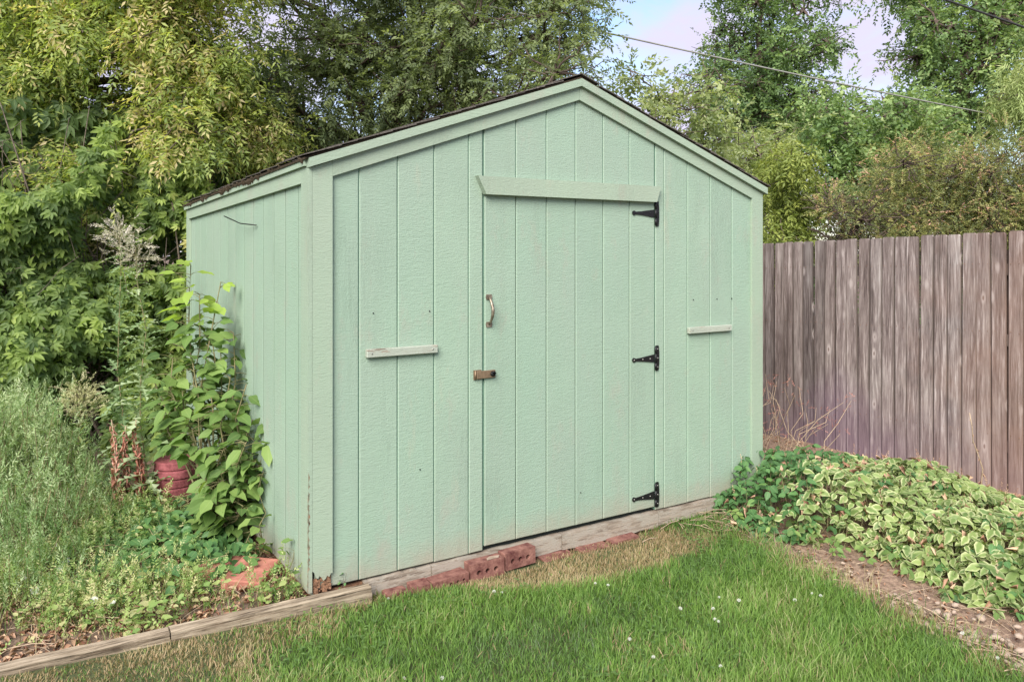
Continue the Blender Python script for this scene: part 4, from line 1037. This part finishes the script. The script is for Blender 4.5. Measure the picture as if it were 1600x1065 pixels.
# prickly tall stalks
def stalk(name, label, cat, base, top, leaf_l, nleaf, mat, topfluff=None, group=None, r=.006, stemmat='stem', tm=None, droop=.1, spread=1.0):
    base = np.asarray(base, float); top = np.asarray(top, float); root = tag(empty(name, tuple(base)), label, cat, group)
    pts = np.array(wiggle((0, 0, 0), top - base, 7, .025)); sb = MB(); sb.tube(pts, list(np.linspace(r, r * .4, 7)), 6); F = Fol(); n = nleaf
    t_ = np.linspace(.06, .92, n); q = np.stack([np.interp(t_, np.linspace(0, 1, 7), pts[:, a]) for a in range(3)], 1); a = np.arange(n) * 2.4
    D = np.column_stack([np.cos(a) * spread, np.sin(a) * spread, np.full(n, .45 - droop) + rng.normal(0, .45, n)]); F.put(tm or SP_TH, q, D, np.tile([0, 0, 1.], (n, 1)) + unit(n) * .2, leaf_l * (1.15 - .75 * t_) * rng.uniform(.8, 1.2, n), rng.uniform(.2, 1, n))
    F.build('leaves', M[mat], root, 'stuff')
    if topfluff:
        G_ = Fol(); cnt, rad, tmname, mt, sz, frac = topfluff
        tt = rng.uniform(frac, 1, cnt); c = np.stack([np.interp(tt, np.linspace(0, 1, 7), pts[:, a_]) for a_ in range(3)], 1); d = unit(cnt) * np.array([1, 1, .5]) + np.array([0, 0, .35]); p = c + d * rad * rng.uniform(.2, 1, (cnt, 1))
        for k in range(cnt):
            if k % 3 == 0: sb.tube([c[k], c[k] * .5 + p[k] * .5 + np.array([0, 0, .01]), p[k]], .0015, 3, False)
        tms = SPRAY[tmname]; ii = rng.integers(0, len(tms), cnt)
        for k in range(len(tms)):
            g = ii == k; G_.put(tms[k], p[g], d[g] + unit(g.sum()) * .5, unit(g.sum()), sz * rng.uniform(.7, 1.3, g.sum()), rng.uniform(0, 1, g.sum()))
        G_.build('seed_heads', M[mt], root, 'stuff')
    sb.build('stem', M[stemmat], root); return root
def lobed():
    v = [(0, 0, 0)]; pts = [(.05, .05), (.16, .2), (.07, .27), (.2, .42), (.08, .5), (.17, .66), (.06, .72), (.09, .86), (0, 1)]
    v = [(0, t_, -.25 * t_ * t_) for t_ in (0, .25, .5, .75, 1)]; f = []; e = [0] * 5
    for sgn in (-1, 1):
        for (y0, y1, yt, w) in ((.02, .27, .2, .17), (.25, .5, .45, .2), (.48, .74, .68, .16), (.72, .98, .88, .09)):
            s = len(v); v += [(0, y0, -.25 * y0 * y0 + .003), (sgn * w, yt, -.25 * yt * yt + .06), (0, y1, -.25 * y1 * y1 + .003)]; e += [0, 1, 0]; f.append((s, s + 1, s + 2) if sgn < 0 else (s, s + 2, s + 1))
    return T(v, f, edge=e)
SP_TH = lobed()
stalk('prickly_weed', 'tallest thistle like stalk with pale seed fluff on top, left of the pair', 'weed', ground_at(190, 800, -.05), at(186, 352, 5.3), .17, 120, 'leaf_thistle', (110, .13, 'feather', 'leaf_fluff', .07, .88))
stalk('prickly_weed', 'shorter fluffy topped thistle like stalk, right of the pair and closer to the shed', 'weed', ground_at(228, 800, -.05), at(212, 385, 5.2), .18, 120, 'leaf_thistle', (60, .12, 'feather', 'leaf_fluff', .08, .9))
stalk('horseweed', 'bushy weed crowned with a pale cream flower head before the creeper wall', 'weed', ground_at(115, 790, -.05), at(125, 610, 5.3), .12, 90, 'leaf_weed', (230, .13, 'tiny', 'leaf_gold', .06, .75), tm=diamond(.16), spread=.8)
stalk('horseweed', 'smaller straw coloured flower head at the far left above the silver weeds', 'weed', ground_at(40, 820, -.05), at(35, 655, 5.0), .1, 60, 'leaf_weed', (90, .09, 'tiny', 'leaf_gold', .05, .75), tm=diamond(.16), spread=.8)
CURL = ovate_lite(.6, 1.2, .9)
for (bx, by, tx, ty, lb) in ((190, 800, 178, 655, 'rusty brown dead dock stalk, leftmost of three'), (200, 790, 200, 665, 'short rusty brown dead dock stalk, between the other two'), (226, 790, 217, 655, 'rusty brown dead dock stalk nearest the stacked red stones')):
    b = ground_at(bx, by, -.05); b[2] = -.05
    stalk('dock', lb, 'weed', b + np.array([-.03, -.12, 0]), at(tx - 4, ty, 5.0), .042, 60, 'leaf_dock', (50, .015, 'tiny', 'leaf_dock', .025, .3), stemmat='straw_stem', tm=CURL, droop=.9, spread=.6)
# broad leaved low weeds between the timber and the silver weeds
F = Fol(); P = region(1500, -2.6, -.04, .0, 2.0); P = P[(vnoise(P[:, 0], P[:, 1], 3.4) > .5) & (rng.random(len(P)) < bare_mask(P[:, 0], P[:, 1]) + .1)]
for k in range(5):
    n = len(P); a = rng.uniform(0, 6.28, n); q = np.column_stack([P + rng.normal(0, .02, (n, 2)), bz(P[:, 0], P[:, 1]) + rng.uniform(.02, .13, n)])
    F.put(OV[k % 4], q, np.column_stack([np.cos(a), np.sin(a), rng.normal(.1, .3, n)]), unit(n) * .4 + np.array([0, -.2, 1]), rng.uniform(.022, .05, n), rng.uniform(0, 1, n))
tag(F.build('broad_weeds', M['leaf_weed'], kind='stuff'), 'low broad leaved weeds between the timber and the silver weeds', 'weeds')
# bindweed flowers
fl = MB(); fl.lathe([(.003, 0), (.006, .008), (.02, .016), (.019, .0175), (.004, .012)], 10); flm = fl.mesh('bindweed_flower', M['flower'])
for (x, y_) in ((88, 856), (102, 878), (96, 892), (52, 924), (147, 940), (176, 944), (40, 905)):
    p = ground_at(x, y_, .0); o = bpy.data.objects.new('bindweed_flower', flm); COL.objects.link(o); o.location = p; o.rotation_euler = (R(40 + rnd.uniform(-20, 20)), R(rnd.uniform(-25, 25)), 0)
    tag(o, 'white bindweed flower low in the weeds at the lower left', 'flower', 'white bindweed flowers in the weed bed')

# ------------------------------------------------------------------ creeper wall
root = tag(empty('virginia_creeper', (-1.5, 3.7, -.05)), 'dense wall of creeper with five part leaves behind the weeds, left of the shed', 'creeper')
n = 19000; x = rng.uniform(-5.2, .5, n); z = rng.uniform(-.05, 1, n) * (1.75 + 1.2 * vnoise(x, x * 0, 1.3))
bul = vnoise(x, z, 1.5) * .55 + vnoise(x, z, 4.) * .25; y_ = 4.0 - bul + rng.normal(0, .07, n) + np.clip(z - 2.2, 0, 1) * .3
P = np.column_stack([x + 1.5, y_ - 3.7, z + .05]); hol = vnoise(x + 9, z, 3.3) < .26
P = P[~hol]; n = len(P)
D = np.column_stack([rng.normal(0, .8, n), rng.normal(-.4, .4, n), rng.normal(-.65, .5, n)]); NN = np.column_stack([rng.normal(0, .35, n), rng.normal(-1, .3, n), rng.normal(.55, .3, n)])
leaf_objects(SPRAY['palm'], M['leaf_creeper'], P, D, NN, rng.uniform(.08, .145, n), root, limit=280)
m = MB()
for i in range(170):
    x0 = rnd.uniform(-5, .5) + 1.5; a = np.array([x0, rnd.uniform(.0, .35), 0]); b = a + np.array([rnd.gauss(0, .5), rnd.gauss(0, .12), rnd.uniform(1.2, 2.9)]); m.tube(wiggle(a, b, 7, .08), list(np.linspace(rnd.uniform(.006, .018), .003, 7)), 5, False)
for i in range(320):
    a = np.array([rnd.uniform(-5, .5) + 1.5, rnd.uniform(-.25, .3), rnd.uniform(.2, 2.8)]); m.tube(wiggle(a, a + np.array([rnd.gauss(0, .2), rnd.gauss(0, .1), rnd.gauss(-.15, .2)]), 4, .2), .0025, 3, False)
m.build('vines', M['bark'], root)
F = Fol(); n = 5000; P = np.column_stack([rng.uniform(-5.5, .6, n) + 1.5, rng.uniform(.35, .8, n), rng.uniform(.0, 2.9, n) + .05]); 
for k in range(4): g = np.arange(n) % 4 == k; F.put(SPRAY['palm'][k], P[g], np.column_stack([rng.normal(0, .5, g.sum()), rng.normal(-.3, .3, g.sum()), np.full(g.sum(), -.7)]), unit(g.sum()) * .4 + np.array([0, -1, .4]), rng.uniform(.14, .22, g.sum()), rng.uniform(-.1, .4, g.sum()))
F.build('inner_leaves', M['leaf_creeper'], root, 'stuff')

# ------------------------------------------------------------------ trees
bA = fill(-120, 420, -130, 330, 6.6, 8.2, .55, 46, 1, lambda x, y: y < 350 - max(0, x - 230) * .5)
tree('ash_tree', 'leafy yellow green tree with drooping leaflets filling the upper left', 'tree', (-1.6, 4.6, GZ), bA, 'ash', .175, M['leaf_ash'], M['bark'], .11, 560, 14, .6)
bB = fill(400, 905, -160, 190, 7.4, 9.6, .6, 44, 2, lambda x, y: y < 300 - (x - 400) * .28)
bB += blobs_px([(330, 150, 8.6, .6), (400, 90, 8.8, .6), (450, 200, 8.2, .5), (380, 235, 8.4, .45), (520, 190, 8.3, .5), (620, 150, 8.2, .5)])
tree('plum_tree', 'dark green tree with bare looking branches rising right behind the shed roof', 'tree', (2.6, 5.0, GZ), bB, 'tree', .19, M['leaf_dark'], M['bark_red'], .14, 250, 14, .3, fork=.3)
bC = blobs_px([(985, 110, 8.2, .34), (1035, 150, 8.4, .34), (1080, 170, 8.2, .34), (1110, 135, 8.6, .26), (1055, 210, 8.3, .34), (1105, 200, 8.5, .3), (1020, 200, 8, .36), (1130, 215, 8.6, .34)])
tree('apple_tree', 'small rounded leaf tree showing over the right slope of the roof', 'tree', (4.0, 4.6, GZ), bC, 'round', .22, M['leaf_dark'], M['bark'], .06, 70, 12, .2, fork=.6, val=(.25, .9))
bD = fill(1100, 1310, -120, 230, 13, 15.5, .56, 46, 3, lambda x, y: not (x < 1125 and y < 40))
tree('tall_tree', 'tall airy tree with dark forked limbs against the sky, right of the roof peak', 'tree', at(1215, 395, 14.3) * np.array([1, 1, 0]) + np.array([0, 0, GZ]), bD, 'round', .27, M['leaf_far'], M['bark_red'], .15, 130, 17, .3, fork=.3, bare=.15)
bE = fill(1405, 1640, -140, 200, 12, 14, .62, 34, 4)
tree('tall_tree', 'tall tree with a thick upright brown trunk near the upper right corner', 'tree', at(1496, 395, 12.6) * np.array([1, 1, 0]) + np.array([0, 0, GZ]), bE, 'round', .27, M['leaf_far'], M['bark_red'], .16, 160, 15, .3, fork=.45)
bF = fill(1275, 1480, 165, 300, 10, 12, .5, 26, 5)
tree('broadleaf_tree', 'mid green rounded tree under the power cable, between the two tall trees', 'tree', at(1370, 395, 11) * np.array([1, 1, 0]) + np.array([0, 0, GZ]), bF, 'round', .26, M['leaf_far'], M['bark'], .09, 130, 12, .3, val=(.4, 1))
bG = fill(1120, 1210, 215, 330, 9.5, 11, .5, 9, 6)
tree('broadleaf_tree', 'dark low tree just above the right eave of the shed', 'tree', at(1165, 395, 10.2) * np.array([1, 1, 0]) + np.array([0, 0, GZ]), bG, 'tree', .22, M['leaf_dark'], M['bark'], .07, 150, 12, .3)
bH = fill(1205, 1262, 250, 390, 8.3, 9.2, .36, 9, 7)
tree('peach_tree', 'narrow olive green tree with hanging leaves just right of the shed, behind the fence', 'tree', at(1228, 395, 8.8) * np.array([1, 1, 0]) + np.array([0, 0, GZ]), bH, 'ash', .17, M['leaf_olive'], M['bark'], .05, 230, 12, .8)
bI = fill(1595, 1720, 90, 200, 8.6, 10, .42, 10, 8)
tree('willow', 'pale yellow green willow at the right edge of the photo', 'tree', at(1650, 395, 9.4) * np.array([1, 1, 0]) + np.array([0, 0, GZ]), bI, 'willow', .26, M['leaf_willow'], M['bark'], .08, 200, 12, .8)
bJ = fill(1300, 1720, 225, 400, 7.4, 9.0, .36, 60, 9, lambda x, y: y > 238 + max(0, 1430 - x) * .75)
tree('bush', 'wide olive bush with pinkish tips and grey bare twigs behind the fence', 'bush', at(1450, 395, 8.6) * np.array([1, 1, 0]) + np.array([0, 0, GZ]), bJ, 'tiny', .15, M['leaf_bush'], M['bark_red'], .06, 260, 18, .0, fork=.1, bare=.2, val=(.1, 1.0), hval=.28)
bN = fill(1290, 1350, 300, 400, 7.4, 8.2, .35, 6, 19)
tree('bare_bush', 'leafless grey pink twiggy bush just behind the fence top', 'bush', at(1320, 395, 7.8) * np.array([1, 1, 0]) + np.array([0, 0, GZ]), bN, 'tiny', .12, M['leaf_bush'], M['bark_red'], .04, 60, 60, .0, fork=.1, bare=.75)
# far masses behind everything
far = []
for i, (x, d, r_, zc) in enumerate(((-250, 16, 2.6, 3.0), (150, 18, 2.8, 3.0), (500, 19, 2.6, 2.6), (760, 19, 2.4, 2.2), (1000, 21, 1.9, 1.5), (1250, 22, 2.2, 1.6), (1500, 20, 2.4, 1.8), (1800, 18, 2.8, 2.6))):
    c = at(x, 395, d); c[2] = zc; F_ = [(c + np.array([rng.normal(0, r_ * .5), rng.normal(0, .5), rng.normal(0, r_ * .35)]), r_ * .55) for _ in range(5)]
    lb = ['far left', 'second from the left', 'third from the left', 'behind the plum tree', 'low and dark under the gap of sky', 'behind the tall airy tree', 'behind the olive bush', 'far right'][i]
    tree('distant_tree', 'distant green tree seen through the near foliage, ' + lb, 'tree', (c[0], c[1], GZ), F_, 'round', .45, M['leaf_far'], M['bark'], .15, 170, 10, .2, group='distant trees beyond the garden')

# ------------------------------------------------------------------ right bed
def mound(n, xr, f=None):
    y_ = rng.uniform(-3.6, .02, n); u = rng.random(n); x0 = 2.62 + .1 * np.sin(y_ * 5) + .20 * np.clip(-.2 - y_, 0, 1); x1 = 4.4
    x = x0 + (x1 - x0) * u; h = (.24 + .20 * vnoise(x, y_, 2.6) + .07 * vnoise(x, y_, 7)) * np.sqrt(np.clip(1 - (2 * u - 1.0) ** 4, .02, 1)) * np.clip((u + .03) * 4.5, 0, 1) ** .6
    h = h * (1 - .30 * np.clip(-y_ - .3, 0, 1)) * (1 - .55 * np.clip(u - .3, 0, 1)); return x, y_, GZ + .02 + h, u
x, y_, z, u = mound(5200, None); t_ = rng.random(len(x)) ** .45; sel = (u < .3) | (t_ > .7); x, y_, z, u, t_ = x[sel], y_[sel], z[sel], u[sel], t_[sel]; z = GZ + .03 + (z - GZ - .03) * t_
isv = (rng.random(len(y_)) < .9) & (y_ + rng.normal(0, .1, len(y_)) < -.55 + .35 * (x - 2.7))
VARS = [ovate(.62, .2, .2, wav=.03), ovate(.55, .28, .3, wav=.04), ovate(.66, .12, .15, wav=.05)]
def leafset(name, label, cat, g, mat, tms, smin, smax, limit=290, kk=1):
    P0 = np.column_stack([x[g], y_[g], z[g]]); c = np.array([P0[:, 0].mean(), P0[:, 1].mean(), GZ]); root = tag(empty(name, tuple(c)), label, cat); P = P0 - c
    # leaves come in whorls of three
    Pn = []; D = []; NN = []; S = []
    for p in P:
        a0 = rng.uniform(0, 6.28); tilt = rng.normal(0, .35, 2)
        for k in range(3 * kk):
            a = a0 + k * 2.09 + rng.normal(0, .3); d = np.array([math.cos(a) - .12, math.sin(a) - .15, rng.normal(-.25, .25)])
            Pn.append(p + d * .008); D.append(d + rng.normal(0, .2, 3)); NN.append(np.array([tilt[0] - .3, tilt[1] - .25, 1]) + rng.normal(0, .3, 3)); S.append(rng.uniform(smin, smax))
    leaf_objects(tms, M[mat], Pn, D, NN, S, root, limit=limit)
    m = MB()
    for p in P[::3]: m.tube(wiggle(np.array([p[0] + rng.normal(0, .04), p[1] + rng.normal(0, .04), .01]), p, 4, .08), .0022, 3, False)
    m.build('stems', M['stem'], root)['kind'] = 'stuff'; return root
leafset('variegated_plant', 'variegated hedge of cream edged leaves in front of the fence', 'ground cover plant', isv, 'leaf_var', VARS, .034, .082)
leafset('green_creeper', 'dark green leafy patch in the corner between shed wall and variegated plants', 'creeper', ~isv, 'leaf_ground', OV, .04, .075)
F = Fol(); g0 = rng.random(len(x)) < .16; P0 = np.column_stack([x[g0], y_[g0], z[g0] + .01]); n = len(P0)
F.put(CURL, P0, unit(n), unit(n) * .6 + np.array([0, 0, 1]), rng.uniform(.02, .045, n), rng.uniform(.2, 1, n)); P0 = P0[::3]; n = len(P0); F.put(SPRAY['tiny'][0], P0 + np.array([0, 0, .03]), unit(n) * .4 + np.array([0, 0, 1]), unit(n), .06, rng.uniform(.3, 1, n))
tag(F.build('dry_leaves', M['leaf_dry'], kind='stuff'), 'brown curled leaves and seed heads caught on top of the right hand planting', 'dry leaves')
x = rng.uniform(2.6, 3.0, 90) ; y_ = rng.uniform(-2.3, -.15, 90); x = x - .02 + .08 * np.clip(-y_ - .3, 0, 1); z = GZ + rng.uniform(.03, .12, 90)
leafset('lime_seedlings', 'lime green young leaves along the foot of the variegated plants', 'seedlings', np.ones(90, bool), 'leaf_sap', OV, .03, .055, 200)
# climber sprig by the fence foot
stalk('dry_stalk', 'thin pale dry stalk leaning on the fence at the right', 'weed', (4.62, -.72, GZ), at(1515, 645, 5.45), .02, 10, 'leaf_dry', stemmat='straw_stem', r=.006, tm=CURL)
leafy_plant('climber_sprig', 'pair of green leafy sprigs climbing the foot of the fence at the right edge', 'climber', (4.55, -.95, GZ), [(at(1575, 785, 5.2), 16), (at(1600, 780, 5.1), 16), (at(1560, 770, 5.3), 12)], 'leaf_ground', .07, 0, .3)
# dry brush caught between shed corner and fence
root = tag(empty('dry_brush', (3.6, .3, GZ)), 'tangle of dry tan stalks behind the right corner of the shed', 'dry stalks')
m = MB(); m2 = Fol()
for i in range(48):
    a = np.array([rnd.uniform(-.3, .5), rnd.uniform(-.1, .7), .02]); b = a + np.array([rnd.gauss(.05, .25), rnd.gauss(0, .2), rnd.uniform(.25, .72)]); m.tube(wiggle(a, b, 5, .12), [.004, .0035, .003, .0025, .0015], 4, False)
    n = 4; pp = b + rng.normal(0, .04, (n, 3)); m2.put(SPRAY['tiny'][0], pp, unit(n), unit(n), .05, rng.uniform(0, 1, n))
m.build('stalks', M['straw_stem'], root); m2.build('seed_heads', M['leaf_dock'], root, 'stuff')
# stones along the bed edge
st = []
for s in range(4):
    mm = MB(); g = np.random.default_rng(80 + s); import bmesh
    bm = bmesh.new(); bmesh.ops.create_icosphere(bm, subdivisions=1, radius=1)
    v = [tuple(np.array(p.co) * np.array([1, .8, .5]) * g.uniform(.8, 1.15)) for p in bm.verts]; f = [tuple(q.index for q in fa.verts) for fa in bm.faces]; bm.free()
    mm.add(v, f, True); st.append(mm.mesh('stone', M['stone']))
strip = tag(empty('stone_strip', (2.4, -1.6, GZ)), kind='structure')
for i in range(380):
    y_ = rnd.uniform(-2.9, -.7); w_ = .04 + .09 * min(1, max(0, (-y_ - .5)))
    x = float(bed_edge(y_)) + .10 + rnd.gauss(0, w_); s = rnd.uniform(.010, .024) * (1.2 if y_ < -1.3 else .8)
    if rnd.random() > .3 + .6 * min(1, max(0, -y_ - .6)): continue
    o = bpy.data.objects.new('stone', st[i % 4]); COL.objects.link(o); o.parent = strip; o.location = (x - 2.4, y_ + 1.6, .012 + s * .15); o.scale = (s, s, s); o.rotation_euler = (rnd.uniform(-.3, .3), rnd.uniform(-.3, .3), rnd.uniform(0, 6))

# ------------------------------------------------------------------ cables
def cable(a, b, r, label, mat, sag):
    n = 24; m = MB(); m.tube([a + (b - a) * t_ - np.array([0, 0, sag * 4 * t_ * (1 - t_)]) for t_ in np.linspace(0, 1, n)], r, 6); return tag(m.build('power_cable', M[mat]), label, 'cable')
cable(at(560, -38, 7.6), at(1990, 258, 11.5), .009, 'pale power cable sagging across the sky above the right roof slope', 'cable', .1)
cable(at(1380, -34, 9.5), at(1750, 95, 10.2), .014, 'short dark cable crossing the upper right corner', 'cable_dark', .0)
